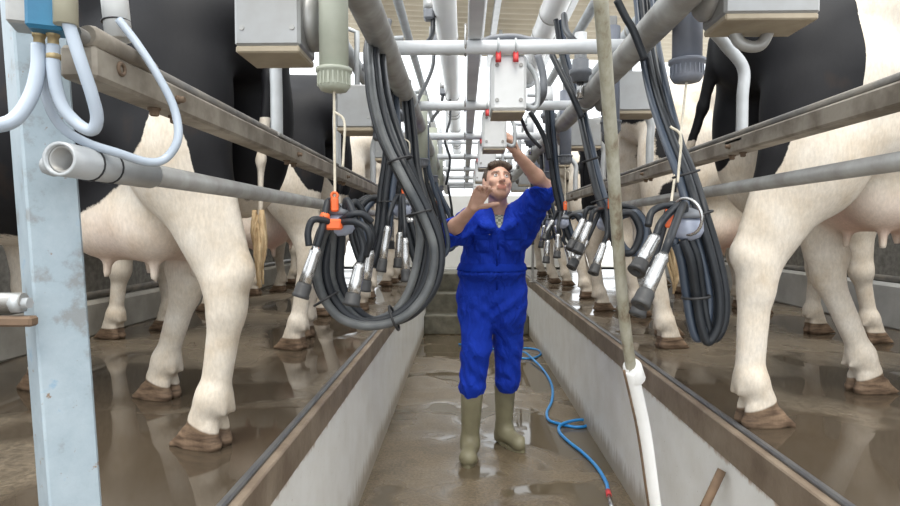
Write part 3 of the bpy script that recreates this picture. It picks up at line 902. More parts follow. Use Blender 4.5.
# creases: folds that follow the cloth, gathered at the waistband, knees and elbows
x, y, z = Vc[:, 0], Vc[:, 1], Vc[:, 2]
g = (np.sin(x * 52 + 7 * np.sin(z * 9 + 1)) * .5 + np.sin(x * 85 + z * 26 + 4 * np.sin(y * 20)) * .35)
band = np.exp(-((z - 1.165) / .035) ** 2)
hang = .0058 * g
kneef = .0035 * np.sin(z * 55 + x * 30 + 5 * np.sin(x * 18) + 2) * (np.exp(-((z - .62) / .10) ** 2) + np.exp(-((z - .46) / .07) ** 2))
crot = .007 * np.sin((z - np.abs(x - .170) * .9) * 60) * np.exp(-((z - .90) / .09) ** 2) * np.exp(-((x - .17) / .13) ** 2)
gath = band * (.004 * np.sin(x * 210) - .006)
arm = .005 * np.sin((x * .6 + z) * 75 + 3 * np.sin(y * 25)) * ((x < .06) | (x > .36)) * (z > 1.33)
disp = hang + kneef + crot + gath + arm
me0 = np_mesh('tmp', Vc, Fc)
nr = np.zeros(len(Vc) * 3, np.float32); me0.vertices.foreach_get('normal', nr) if False else None
nr = np.array([v.normal[:] for v in me0.vertices])
Vc = Vc + nr * disp[:, None]
bpy.data.meshes.remove(me0)
ov = child_np('overalls', Vc, Fc, M['overall'], man)
def front_y(px, py, Y=3.5, off=.004):
    """point on the front of the overalls seen at a pixel: nearest vertex along the ray"""
    d = np.array((RM @ Vector(((px - 450) / F, -(py - 253) / F, -1)))); d /= np.linalg.norm(d)
    q = Vc - np.array(CAMLOC); t = q @ d; r = np.linalg.norm(q - t[:, None] * d, axis=1)
    ok = r < .014
    tt = t[ok].min() if ok.any() else Y
    return np.array(CAMLOC) + d * (tt - off)
def strip(pxs, name, w, mat, parent, thick=.006):
    pts = [front_y(*p) for p in pxs]
    mb = MB()
    for a, b in zip(pts[:-1], pts[1:]): mb.tube([a, b], w, 6)
    return mb.build(name, mat, parent)
def patch(px0, py0, px1, py1, name, off=.006):
    """cloth patch lying on the chest"""
    n, m = 7, 7; vs = []; fs = []
    for j in range(m):
        for i in range(n):
            vs.append(front_y(px0 + (px1 - px0) * i / (n - 1), py0 + (py1 - py0) * j / (m - 1), off=off))
    k = len(vs)
    vs += [v + np.array((0, .012, 0)) for v in vs]
    for j in range(m - 1):
        for i in range(n - 1):
            a = j * n + i; fs.append((a, a + n, a + n + 1, a + 1))
    for i in range(n - 1):
        fs.append((i, i + 1, k + i + 1, k + i)); b = (m - 1) * n + i; fs.append((b + 1, b, k + b, k + b + 1))
    for j in range(m - 1):
        a = j * n; fs.append((a + n, a, k + a, k + a + n)); b = j * n + n - 1; fs.append((b, b + n, k + b + n, k + b))
    mb = MB(); mb.add(vs, fs); return mb
for (a, b) in ((474, 489), (505, 521)):
    pk = patch(a, 236, b, 252, 'pocket').build('chest_pocket', M['overall'], ov)
    patch(a - .5, 234.5, b + .5, 239.5, 'flap', .011).build('pocket_flap', M['overall'], pk) if False else None
    fp = patch(a - .5, 234.5, b + .5, 239.5, 'flap', .012).build('pocket_flap', M['overall_seam'], ov)
strip([(498, 234), (498, 250), (497, 266), (497, 290)], 'zip_placket', .006, M['overall_seam'], ov)
# elastic waistband gathered round the waist
cxy = np.array((.168, 3.635)); mb = MB(); ns = 72; rings = []
for zz in (1.142, 1.150, 1.180, 1.188):
    for k in range(ns):
        a_ = 2 * PI * k / ns; dv = np.array((math.cos(a_), math.sin(a_)))
        q = Vc[:, :2] - cxy; r = q @ dv; side = np.abs(q @ np.array((-dv[1], dv[0])))
        ok = (np.abs(Vc[:, 2] - zz) < .012) & (side < .014) & (r > 0) & (r < .26)
        rr = (r[ok].max() if ok.any() else .17) + (.006 if 1.145 < zz < 1.185 else .0) + .003 * math.sin(k * 2.1)
        rings.append(np.array((*(cxy + dv * rr), zz)))
mb.add(rings, [(j * ns + k, j * ns + (k + 1) % ns, (j + 1) * ns + (k + 1) % ns, (j + 1) * ns + k) for j in range(3) for k in range(ns)])
mb.build('waistband', M['overall_seam'], ov)
# collar: two folded wings round the neck
for s in (1, -1):
    mb = MB(); cx = 498.3
    pin = [A(cx + s * 12, 206, 3.60), A(cx + s * 13, 211, 3.53), A(cx + s * 8, 219, 3.465), A(cx + s * 1.5, 228, 3.45)]
    pout = [A(cx + s * 18, 211, 3.60), A(cx + s * 21, 217, 3.51), A(cx + s * 19, 226, 3.45), A(cx + s * 6, 231, 3.44)]
    vs = []; n = 0
    for a, b in zip(spline(pin, 4), spline(pout, 4)):
        a = np.array(a); b = np.array(b)
        vs += [a, b, b + np.array((0, .010, -.002)), a + np.array((0, .012, 0))]; n += 1
    fs = []
    for i in range(n - 1):
        for k in range(4):
            q = (i * 4 + k, i * 4 + (k + 1) % 4, i * 4 + 4 + (k + 1) % 4, i * 4 + 4 + k)
            fs.append(q if s > 0 else q[::-1])
    fs += [(0, 1, 2, 3), tuple((n - 1) * 4 + k for k in (3, 2, 1, 0))]
    mb.add(vs, fs); mb.build('collar', M['overall'], ov)
MB().ball(A(489.5, 234.5, 3.478), .005, 8).build('snap_button', M['steel'], ov)
# checked shirt visible in the neck opening
sh = Field((.0, 3.40, 1.28), (.34, 3.74, 1.56), .005)
sh.cap(NB + np.array((0, .01, .005)), NB + np.array((0, -.035, -.12)), .070, .080, .03)
sh.cap(NB + np.array((0, -.05, .045)), NB + np.array((0, -.14, -.05)), .042, .006, .008, None, True)
sh.cap(NB + np.array((0, .0, .02)), NB + np.array((0, -.01, .09)), .060, .066, .004, None, True)
Vs, Fs = sh.mesh(); child_np('checked_shirt', Vs, Fs, M['check'], man)
# boots
for an, hem, toe, lab in ((AN_R, A(472, 395, 3.61), A(467.5, 462, 3.44), 0), (AN_L, A(505, 388, 3.82), A(522, 447, 3.70), 1)):
    bf = Field(np.minimum(an, toe) - np.array((.12, .14, .14)), np.maximum(hem, an) + np.array((.12, .14, .06)), .006)
    top = hem + np.array((0, 0, .01)); gr = np.array((an[0], an[1], .0))
    td = np.array((toe[0] - an[0], toe[1] - an[1], 0)); td /= np.linalg.norm(td)
    bf.cap(top, an + np.array((0, 0, .03)), .068, .051, .03)
    bf.cap(an + np.array((0, 0, .05)), gr + np.array((0, 0, .06)) - td * .015, .052, .050, .03)
    bf.cap(gr + td * .03 + np.array((0, 0, .065)), gr + td * .155 + np.array((0, 0, .050)), .052, .045, .04)
    bf.ell(gr + td * .165 + np.array((0, 0, .045)), (.049, .049, .042), .03)
    bf.cap(gr - td * .03 + np.array((0, 0, .03)), gr - td * .02 + np.array((0, 0, .05)), .045, .045, .03)
    bf.cutbelow(.012)
    bf.cap(top + np.array((0, 0, .02)), top + np.array((0, 0, .2)), .061, .061, .003, None, True)
    Vb, Fb = bf.mesh(); bo = child_np('boot', Vb, Fb, M['boot'], man)
    mb = MB(); out = []
    sd = np.array((-td[1], td[0], 0))
    for t in range(28):
        a = 2 * PI * t / 28
        l = math.cos(a); w = math.sin(a)
        c = gr + td * (.068 + .142 * l) ; ww = .052 if l > 0 else .045
        out.append(c + sd * w * ww * (1 - .12 * (l < -.5)))
    n = len(out); vs = [p + np.array((0, 0, .001)) for p in out] + [p + np.array((0, 0, .022)) for p in out]
    fs = [tuple(reversed(range(n))), tuple(range(n, 2 * n))] + [(i, (i + 1) % n, n + (i + 1) % n, n + i) for i in range(n)]
    mb.add(vs, fs, False); mb.build('sole', M['boot'], bo)
    MB().torus(top + np.array((0, 0, .0)), (0, 0, 1), .066, .005).build('boot_rim', M['boot'], bo)
# ------------------------------------------------------------------ the setting
XL, XR = -.53, .86            # pit side walls
Y0, Y1 = -1.6, 9.25
def struct(mb, name, mat, origin=None): return tag(mb.build(name, mat, None, origin), kind='structure')
struct(MB().box(((XL + XR) / 2, (Y0 + Y1) / 2, -.05), (XR - XL + .10, Y1 - Y0, .10)), 'floor', M['pit_floor'])
struct(MB().box((-1.42 - .02, 4.0, PZ - .06), (1.74, 12.6, .12)), 'floor_platform_left', M['platform'])
struct(MB().box((1.86, 4.0, PZ - .06), (1.96, 12.6, .12)), 'floor_platform_right', M['platform'])
struct(MB().box((XL - .04, (Y0 + Y1) / 2, .32), (.08, Y1 - Y0, .64)), 'wall_left', M['pit_wall'], (0, 0, 0))
struct(MB().box((XR + .04, (Y0 + Y1) / 2, .32), (.08, Y1 - Y0, .64)), 'wall_right', M['pit_wall'], (0, 0, 0))
for i, (x, s) in enumerate(((XL, 1), (XR, -1))):
    struct(MB().box((x - s * .016, (Y0 + Y1) / 2, .690), (.048, Y1 - Y0, .106), bev=.004), 'trim_%d' % (1 + i), M['kerb'])
    struct(MB().box((x - s * .030, (Y0 + Y1) / 2, .7475), (.022, Y1 - Y0, .016), bev=.005), 'trim_%d' % (3 + i), M['kerb_top'])
# steps at the far end of the pit
mb = MB()
for i, (y, z) in enumerate(((7.9, .25), (8.3, .50), (8.7, .75))):
    mb.box(((XL + XR) / 2, (y + 9.4) / 2, z / 2), (XR - XL - .002, 9.4 - y, z), bev=.012)
struct(mb, 'trim_5', M['step'])
struct(MB().box((0.2, 12.2, .72), (9, 5.0, .06)), 'floor_yard', M['yard'])
struct(MB().box((.165, 10.4, 1.36), (3.4, .12, 1.22)), 'wall_back', M['back'])
struct(MB().box((-2.28, 4.0, .85), (.14, 12.4, .22), bev=.02), 'wall_outer_left', M['low_wall'])
struct(MB().box((2.82, 4.0, .89), (.14, 12.4, .30), bev=.02), 'wall_outer_right', M['low_wall_r'])
# corrugated roof: ridges run across the parlour
n = 200; vs = []; fs = []
for i in range(n):
    y = 5.6 + 4.1 * i / (n - 1)
    zz = .022 * math.sin(2 * PI * y / .19)
    for (x, z) in ((-3.3, 4.30), (3.9, 4.02)):
        vs += [(x, y, z + zz), (x, y, z + zz + .006)]
for i in range(n - 1):
    a = i * 4; b = a + 4
    fs += [(a, a + 2, b + 2, b), (a + 1, b + 1, b + 3, a + 3)]
fs += [(0, 1, 3, 2), ((n - 1) * 4, (n - 1) * 4 + 2, (n - 1) * 4 + 3, (n - 1) * 4 + 1)]
struct(MB().add(vs, fs), 'ceiling', M['roof'])
for i, x in enumerate((-1.1, -.35, .24, .39, 1.25)):
    struct(MB().box((x, 7.6, 4.05 - .03 * x), (.07 if i in (0, 4, 3) else .05, 4.2, .11)), 'trim_%d' % (6 + i), M['white_pipe'])

# ------------------------------------------------------------------ barriers behind the cows' heads
for (x, lab, zb, nn) in ((-2.28, 'dark steel feed barrier with grey panels behind the left cows', .955, 'left'),
                         (2.82, 'dark steel feed barrier with grey panels behind the right cows', 1.03, 'right')):
    e = empty('feed_barrier', (x, 4, zb), lab, 'barrier')
    for z in (zb + .035, zb + .75):
        MB().tube([(x, -2, z), (x, 10, z)], .024, 10).build('rail', M['rail_dark'], e)
    for k in range(14):
        y = -1.9 + .9 * k
        MB().tube([(x, y, zb), (x, y, zb + .78)], .022, 10).build('post', M['rail_dark'], e)
        MB().box((x, y + .45, zb + .37), (.02, .855, .735), bev=.004).build('panel', M['panel'], e)

# ------------------------------------------------------------------ rails behind the cows
RXL, RXR = -.518, .80
def bolt(p, ax, parent, name='bolt', mat=None, r=.010):
    return MB().lathe(p, ax, [(0, r * 1.1), (.003, r * 1.1), (.003, r * .8), (.011, r * .8), (.013, r * .6)], 8).build(name, mat or M['rust'], parent)
def rump_rail(x, z, ya, label, ys, s):
    e = empty('rump_rail', (x, ya, z), label, 'rail')
    MB().box((x, (ya + 9) / 2, z), (.050, 9 - ya, .045), bev=.005).build('beam', M['rail_steel'], e)
    MB().tube([(x + s * .010, ya - .02, z + .031), (x + s * .010, 9, z + .031)], .010, 10).build('top_rod', M['rail_dark'], e)
    for y in ys:
        bolt((x - s * .0, y, z - .0225), (0, 0, -1), e); bolt((x - s * .0, y + .07, z - .0225), (0, 0, -1), e)
        bolt((x + s * .025, y + .03, z - .002), (s, 0, 0), e, r=.007)
    return e
rl = rump_rail(RXL, 1.611, .80, 'weathered square steel rail running behind the left cows', [1.0, 1.75, 2.5, 3.4, 4.3, 5.2], 1)
MB().lathe((RXL + .014, .80, 1.645), (0, 1, 0), [(0, .013), (.01, .016), (.10, .015), (.12, .013), (.16, .012), (.17, .010)], 16).build('sleeve', M['rail_steel'], rl)
MB().torus((RXL + .026, .86, 1.616), (1, 0, 0), .008, .003, 16, 6).build('eye_ring', M['rust'], rl)
rump_rail(RXR, 1.630, .50, 'weathered square steel rail running behind the right cows', [1.0, 1.75, 2.6, 3.5, 4.3, 5.2], -1)
e = empty('guard_pipe', (RXL, .765, 1.476), 'open ended galvanised pipe below the left rail, near the painted post', 'pipe')
MB().pipe((RXL, .765, 1.476), (RXL, 9, 1.488), .0185, .004).build('pipe', M['galv'], e)
MB().pipe((RXL, .76, 1.476), (RXL, .98, 1.476), .0225, .0045).build('end_sleeve', M['galv_light'], e)
MB().lathe((RXL - .018, .80, 1.472), (-1, .1, 0), [(0, .014), (.02, .015), (.03, .012)], 12).build('end_clamp', M['galv_light'], e)
e = empty('guard_pipe', (RXR, .40, 1.512), 'galvanised pipe below the right rail, in front of the pink udder', 'pipe')
MB().pipe((RXR, .40, 1.512), (RXR, 9, 1.500), .0185, .004).build('pipe', M['galv'], e)
# short posts that carry the rails on the platform edge
def rail_post(x, y, lab, s):
    e = empty('rail_post', (x - s * .035, y, PZ), lab, 'post', 'rail posts')
    MB().box((x - s * .035, y, PZ + .45), (.03, .03, .90), bev=.004).build('post', M['galv'], e)
    MB().box((x - s * .035, y, PZ + .006), (.08, .09, .012), bev=.003).build('foot_plate', M['galv'], e)
for y in (7.3, 8.7):
    rail_post(RXL, y, 'thin galvanised post under the left rail, %s of the two at the far end' % ('nearer' if y < 8 else 'farther'), 1)
    rail_post(RXR, y, 'thin galvanised post under the right rail, %s of the two at the far end' % ('nearer' if y < 8 else 'farther'), -1)

# ------------------------------------------------------------------ foreground post with pipework box
pr = Euler((math.radians(-1), math.radians(-2.6), math.radians(41))).to_matrix()
pb = empty('painted_post', (-.585, .875, PZ), 'pale blue painted steel box post in the left foreground, chipped and scratched', 'post')
c0 = Vector(at(70, 500, .875)); c1 = Vector(at(37, 60, .875)); d_ = (c1 - c0).normalized()
zc = lambda z: c0 + d_ * ((z - c0.z) / d_.z)
b0 = zc(PZ + .0); b1 = zc(1.93)
def ybox(a, b, w, ang, bev=.003):
    mb = MB(); t = (b - a).normalized(); u = Vector((math.cos(ang), math.sin(ang), 0)); u = (u - t * u.dot(t)).normalized(); v_ = t.cross(u)
    R = Matrix((u, v_, t)).transposed(); mb.box((a + b) / 2, (w, w, (b - a).length), R, bev); return mb
ybox(b0, b1, .067, math.radians(48)).build('box_section', M['post'], pb)
MB().box(b0 + Vector((-.005, 0, .006)), (.10, .12, .012), bev=.003).build('foot_plate', M['post'], pb)
# bracket clamped to the post
e = empty('clamp_bracket', at(15, 310, .80), 'rusty clamp bracket bolted across the painted post', 'bracket')
MB().box(at(8, 321, .80), (.075, .018, .014), bev=.003).build('plate', M['wood'], e)
MB().tube([at(-40, 300, .80), at(24, 300, .80)], .010, 12).build('bar', M['galv'], e)
MB().lathe(at(14, 303, .80), (1, 0, 0), [(0, .014), (.012, .014), (.012, .008), (.022, .008)], 6).build('nut', M['galv_light'], e)
# blue control box
e = empty('control_box', at(40, 20, .76), 'small teal blue control box on top of the painted post', 'box')
rz = Matrix.Rotation(math.radians(25), 3, 'Z')
MB().box(at(47, -18, .745), (.042, .040, .125), rz, .004).build('housing', M['blue_box'], e)
MB().box(at(22, 5, .775), (.026, .05, .06), rz, .003).build('side_block', M['galv'], e)
for px in (39, 53):
    MB().lathe(at(px, 32, .75), (0, 0, -1), [(0, .008), (.006, .008), (.006, .0065), (.026, .0065), (.028, .0085), (.034, .0085)], 10).build('fitting', M['brass'], e)
MB().tube([at(64, -60, .73), at(66, 25, .73)], .0135, 14).build('cream_sleeve', M['tube_cream'], e)
def tb(pl, r, name, mat, lab, cat='tube', ties=()):
    pts = spline([at(*p) for p in pl], 10); o = MB().tube(pts, r, 12).build(name, mat); tag(o, lab, cat); return o
t1 = tb([(39, 45, .75), (38, 70, .745), (30, 98, .735), (12, 121, .72), (-20, 128, .70)], .0088, 'air_tube', M['tube_clear'], 'translucent tube curving from the blue box off to the left edge')
t2 = tb([(53, 45, .75), (54, 75, .75), (62, 105, .755), (78, 124, .76), (92, 130, .76), (97, 118, .755), (92, 95, .745), (81, 62, .735), (68, 22, .73)], .0078, 'air_tube', M['tube_clear'], 'translucent tube looping below the blue box')
t3 = tb([(119, 20, .90), (138, 45, .90), (158, 76, .90), (174, 108, .90), (178, 138, .89), (166, 158, .88), (148, 162, .86), (118, 153, .83), (85, 142, .81), (60, 125, .79), (46, 95, .77), (41, 46, .757)], .0062, 'air_tube', M['tube_clear'], 'longest translucent tube, tied to the open ended pipe in a wide loop')
for (px, py, Y) in ((103, 160, .855), (139, 168, .90)):
    MB().torus((RXL, Y - .035, 1.476), (0, 1, 0), .0235, .0013, 20, 6).build('cable_tie', M['black'], t3)
e = empty('white_drop_pipe', at(112, 0, .92), 'short white plastic pipe with a cable tie in front of the black cow flank', 'pipe')
MB().pipe(at(108, -60, .93), at(119, 40, .93), .0195, .003).build('pipe', M['pvc'], e)
MB().torus(at(116, 22, .93), (-.1, 0, 1), .0200, .0014, 20, 6).build('cable_tie', M['black'], e)

# ------------------------------------------------------------------ overhead frame
ZP = 1.905; XPL, XPR = -.228, .486
for x, lab in ((XPL, 'thick galvanised overhead pipe running above the left pit edge'), (XPR, 'thick galvanised overhead pipe running above the right pit edge')):
    e = empty('overhead_pipe', (x, 0, ZP), lab, 'pipe')
    MB().tube([(x, -.4, ZP), (x, 8.2, ZP)], .0375, 24).build('pipe', M['galv'], e)
    for y in (2.42, 3.05, 4.4, 6.0):
        MB().torus((x, y, ZP), (0, 1, 0), .039, .006, 24, 6).build('pipe_clamp', M['galv_light'], e)
for x in (XPL, XPR):
    for y in (8.1,):
        o = MB().tube([(x, y, ZP + .03), (x, y, 4.04)], .022, 12).build('hanger_rod', M['white_pipe'])
        tag(o, 'slim pipe hanging the %s overhead pipe from the far roof' % ('left' if x < 0 else 'right'), 'pipe', 'frame hangers')
CY = [1.0, 1.933, 2.83, 3.74, 4.77, 5.75, 6.68, 7.57, 8.1]
ordn = ['nearest the camera, above the picture', 'nearest in view, carrying the first grey box', 'second in view, carrying the box he touches', "third in view, above the man's head",
        'fourth in view', 'fifth in view', 'sixth in view', 'seventh in view', 'farthest, where the long pipes end']
for y, w in zip(CY, ordn):
    e = empty('cross_pipe', (.13, y, 1.965), 'white cross pipe of the overhead frame, ' + w, 'pipe', 'cross pipes of the overhead frame')
    MB().tube([(XPL - .03, y, 1.965), (XPR + .05, y, 1.965)], .0225, 16).build('pipe', M['white_pipe'], e)
    MB().torus((.034, y, 1.98), (0, 1, 0), .0, .0, 8, 4) if False else None
    ub = MB(); ub.tube([(.004, y - .026, 2.03), (.004, y - .026, 1.965), (.004, y, 1.939), (.004, y + .026, 1.965), (.004, y + .026, 2.03)], .004, 6)
    ub.build('u_bolt', M['steel'], e)
o = MB().box((.034, 4.3, 2.013), (.046, 7.9, .050), bev=.003).build('box_beam', M['white_pipe'])
tag(o, 'long square white beam running along the middle of the overhead frame', 'beam')
def long_pipe(x, z, r, ya, yb, mat, label, rings=(), ringr=.0035, name='milk_line', flange=False):
    e = empty(name, (x, ya, z), label, 'pipe')
    MB().tube([(x, ya, z), (x, yb, z)], r, 24).build('pipe', mat, e)
    for y in rings: MB().torus((x, y, z), (0, 1, 0), r + .001, ringr, 24, 6).build('clamp_ring', M['galv'], e)
    if flange: MB().lathe((x, yb - .02, z), (0, 1, 0), [(0, r + .004), (0.0, r + .022), (.03, r + .022), (.03, r * .6), (.10, r * .5)], 24).build('flange', M['galv_light'], e)
    return e
long_pipe(-.091, 2.435, .056, .5, 8.2, M['pvc'], 'thick white plastic milk line on the left of the white beam', [3.3, 3.45, 4.7, 5.3, 5.45, 6.2, 6.4, 7.2, 7.4, 7.9])
long_pipe(.425, 2.435, .060, .5, 4.15, M['pvc'], 'thick white plastic vacuum line on the right of the white beam', [2.95, 3.25, 3.4], flange=True)
long_pipe(-.275, 2.335, .020, .5, 8.2, M['galv_light'], 'thin galvanised pipe high on the left, beside the white milk line', name='air_line')
long_pipe(.520, 2.285, .022, .5, 8.2, M['galv_light'], 'thin galvanised pipe high on the right, beside the vacuum line', name='air_line')
long_pipe(.640, 2.135, .034, .5, 8.2, M['galv_light'], 'grey water pipe behind the right overhead pipe', [1.5, 2.3, 3.1], .005, 'water_line')
long_pipe(-.47, 2.10, .028, .5, 8.2, M['galv_light'], 'grey water pipe behind the left overhead pipe', [2.3, 3.1], .005, 'water_line')

for y, w in ((4.77, 'nearer'), (6.68, 'farther')):
    e = empty('pipe_stand', (.13, y, 1.987), 'small white frame carrying the milk line above the cross pipes, the %s of two' % w, 'frame', 'pipe stands')
    MB().tube([(-.50, y + .03, 2.355), (.70, y + .03, 2.355)], .018, 10).build('bar', M['white_pipe'], e)
    for x in (-.19, .44): MB().tube([(x, y + .03, 1.97), (x, y + .03, 2.36)], .015, 10).build('upright', M['white_pipe'], e)
# centre boxes hung from the cross pipes
for i, (y, lab) in enumerate(((1.933, 'pale grey control box on red clamps, largest hanging from the overhead frame'), (2.83, 'pale grey control box that the man touches with his raised hand'),
               (3.74, "pale grey control box hanging above the man's head"), (4.77, "small pale grey control box hanging left of the man's hair"), (5.75, 'distant pale grey control box, last of the hanging row'))):
    e = empty('hanging_box', (.145, y, 1.76), lab, 'box', 'boxes hung from the cross pipes')
    MB().box((.143, y + .085, 1.855), (.113, .165, .178), bev=.010).build('cover', M['white_box'], e)
    MB().box((.143, y + .085, 1.764), (.105, .157, .006), bev=.001).build('underside', M['box_under'], e)
    mb = MB()
    for dx in (-.038, .038):
        for z in (1.80, 1.91): mb.lathe((.143 + dx, y + .003, z), (0, -1, 0), [(0, .007), (.004, .006)], 10)
    mb.build('screws', M['galv'], e)
    for dx in (-.035, .020):
        MB().tube([(.143 + dx, y - .008, 1.946), (.143 + dx, y - .014, 1.925), (.143 + dx, y - .012, 1.915)], .009, 8).build('clamp', M['red_plastic'], e)
        MB().torus((.143 + dx, y, 1.965), (1, 0, 0), .025, .004, 20, 6).build('clamp_band', M['galv_light'], e)
    MB().tube(spline([(.197, y + .08, 1.80), (.235, y + .08, 1.79), (.245, y + .09, 1.83), (.24, y + .11, 1.90), (.20, y + .12, 1.965)], 8), .009, 10).build('hose_stub', M['galv_light'], e)
# grey hose lying on the first cross pipe
o = tb([(482, 42, 2.0), (494, 38, 2.0), (515, 37, 2.0), (535, 41, 2.0), (556, 43, 2.05), (600, 44, 2.0)], .011, 'grey_hose', M['grey_plastic'], 'grey hose lying above the nearest cross pipe', 'hose')

# ------------------------------------------------------------------ stall boxes, cylinders, bent supports
def stall_box(xa, xb, ya, yb, zb, s, lab, grp):
    e = empty('stall_box', ((xa + xb) / 2, ya, zb), lab, 'box', grp)
    w = xb - xa
    MB().box(((xa + xb) / 2, (ya + yb) / 2, zb + .080), (w, yb - ya, .15), bev=.006).build('housing', M['box_steel'], e)
    MB().box(((xa + xb) / 2, (ya + yb) / 2, zb), (w * .97, (yb - ya) * .97, .014), bev=.003).build('underside', M['box_under'], e)
    xs = xb if s > 0 else xa
    MB().lathe((xs - s * .004, (ya + yb) / 2 + .02, zb + .080), (s, 0, 0), [(0, .062), (.016, .062), (.026, .054), (.030, .03), (.032, .02)], 26).build('round_cover', M['galv'], e)
    mb = MB()
    for fx in (.12, .88):
        for z in (.04, .125): mb.lathe((xa + w * fx, ya + .002, zb + z), (0, -1, 0), [(0, .006), (.004, .005)], 8)
    mb.build('screws', M['galv'], e)
    xc = (xa + xb) / 2
    MB().tube([(xc, ya + .06, zb + .15), (xc, ya + .06, 2.09), (xc - s * .08, ya + .06, 2.12)] if s > 0 else [(xc, ya + .06, zb + .15), (xc, ya + .06, 2.11)], .010, 8).build('bracket_rod', M['galv_light'], e)
    return e
def cylinder(x, y, zb, mat, matcap, lab, grp, clip, q=1.0):
    e = empty('cluster_remover_cylinder', (x, y, zb), lab, 'cylinder', grp)
    MB().tube([(x, y, zb + .02), (x, y, zb + .36)], .029 * q, 22).build('barrel', mat, e)
    MB().lathe((x, y, zb), (0, 0, 1), [(a_ * q, b_ * q) for a_, b_ in ((0, .012), (0.002, .026), (.008, .030), (.012, .0315), (.036, .0315), (.038, .036), (.045, .036), (.047, .029))], 26).build('end_cap', matcap, e)
    mb = MB()
    for k in range(22):
        a_ = 2 * PI * k / 22; mb.box((x + math.cos(a_) * .0315 * q, y + math.sin(a_) * .0315 * q, zb + .023 * q), (.0035, .0035, .024), Matrix.Rotation(a_, 3, 'Z'))
    mb.build('ribs', matcap, e)
    c = Vector(clip)
    pts = spline([(x, y, zb + .01), (x + (c.x - x) * .4, y + (c.y - y) * .4, (zb + c.z) / 2 + .02), c], 8)
    MB().tube(pts, .0028, 6).build('pull_cord', M['cord'], e)
    k = Vector((c.x + .018, c.y, c.z + .10))
    MB().tube(spline([(c.x, c.y, c.z + .18), (c.x + .02, c.y - .002, c.z + .16), k, (c.x + .016, c.y, c.z + .07)], 6), .0026, 6).build('cord_end', M['cord'], e)
    MB().box((x, y, zb + .37), (.03, .03, .05), bev=.003).build('mount', M['galv'], e)
    return e
def bent(xw, yr, xr, s, lab, grp, col='galv_light'):
    e = empty('bent_support', (xr, yr, 1.66), lab, 'pipe', grp)
    MB().tube(spline([(xw, yr - .22, 2.10), (xw + (xr - xw) * .05, yr - .12, 1.96), (xw + (xr - xw) * .60, yr - .02, 1.915), (xr, yr, 1.85), (xr, yr, 1.76), (xr, yr, 1.637)], 8), .0165, 14).build('tube', M[col], e)
    MB().box((xr, yr, 1.641), (.05, .11, .010), bev=.002).build('plate', M['galv'], e)
    return e
LY = [1.17, 2.10, 3.0, 3.9, 4.8, 5.7, 6.6]; RY = [1.28, 2.30, 3.26, 4.2, 5.1, 6.0, 6.9]
wl = ['nearest on the left, cut by the top edge', 'second on the left, above the orange hook', 'third on the left, behind the hoses', 'fourth on the left', 'fifth on the left', 'sixth on the left', 'last on the left']
wr = ['nearest on the right, cut by the top edge', 'second on the right, behind the leaning pole', "third on the right, beside the man's raised arm", 'fourth on the right', 'fifth on the right', 'sixth on the right', 'last on the right']
for i, y in enumerate(LY):
    stall_box(-.447, -.318, y, y + .12, 1.737, 1, 'stainless steel stall box, ' + wl[i], 'stall boxes on the left')
for i, y in enumerate(RY):
    stall_box(.542, .740, y, y + .12, 1.83, -1, 'stainless steel stall box, ' + wr[i], 'stall boxes on the right')
for i, yr in enumerate((1.66, 2.45, 3.42, 4.3, 5.2, 6.1)):
    bent(-.47, yr, RXL, 1, 'bent steel tube behind the stall box ' + wl[i], 'bent supports on the left')
for i, yr in enumerate((1.76, 2.62, 3.48, 4.35, 5.2, 6.05)):
    bent(.64, yr, RXR, -1, 'bent steel tube behind the stall box ' + wr[i], 'bent supports on the right')
e = MB().tube(spline([(.60, 1.38, 1.85), (.62, 1.38, 1.805), (.665, 1.38, 1.80), (.69, 1.38, 1.85)], 8), .013, 12).build('handle_tube', M['galv'])
tag(e, 'short curved tube under the nearest stall box on the right', 'pipe')

# valves on the pipes
def valve(p, s, lab, grp, ribbed=False, sc=1.0):
    p = Vector(p); e = empty('valve', p, lab, 'valve', grp)
    MB().lathe(p, (0, 0, -1), [(0, .028 * sc), (.03 * sc, .028 * sc), (.034 * sc, .038 * sc), (.05 * sc, .038 * sc), (.055 * sc, .030 * sc), (.075 * sc, .026 * sc)], 18).build('cap', M['grey_plastic'], e)
    MB().tube([p, p + Vector((0, 0, .09 * sc))], .021 * sc, 16).build('body', M['white_box'], e)
    MB().tube([p + Vector((0, 0, .05)) * sc, p + Vector((s * .10 * sc, 0, .055 * sc))], .009 * sc, 8).build('nipple', M['galv_light'], e)
    MB().tube([p + Vector((0, 0, -.07 * sc)), p + Vector((0, 0, -.13 * sc))], .012 * sc, 10).build('spigot', M['steel'], e)
    return e
for i, y in enumerate((2.2, 3.05, 3.9, 4.8, 5.7, 6.6)):
    valve((-.33, y, 2.02), 1, 'white valve with grey cap above the ' + wl[i + 1].split(',')[0] + ' stall box', 'valves on the left', sc=1.1)
    valve((.435, y + .08, 2.02), -1, 'white valve with grey cap above the ' + wr[i + 1].split(',')[0] + ' stall box', 'valves on the right', sc=1.1)
for i, (px, py, Y) in enumerate(((429, 15, 2.9), (434, 40, 3.4), (443, 92, 4.6))):
    p = Vector(at(px, py, Y)); e = empty('hose_tap', p, 'small dark tap on the left of the white milk line, ' + ['nearest', 'middle', 'farthest'][i] + ' of three', 'tap', 'taps on the milk line')
    MB().box(p, (.05, .06, .05), bev=.008).build('body', M['grey_plastic'], e)
    MB().tube([p + Vector((0, 0, .02)), p + Vector((.0, 0, .07))], .028, 14).build('cap', M['box_steel'], e)
    MB().tube([p, p + Vector((.10, 0, .0))], .012, 8).build('nipple', M['steel'], e)
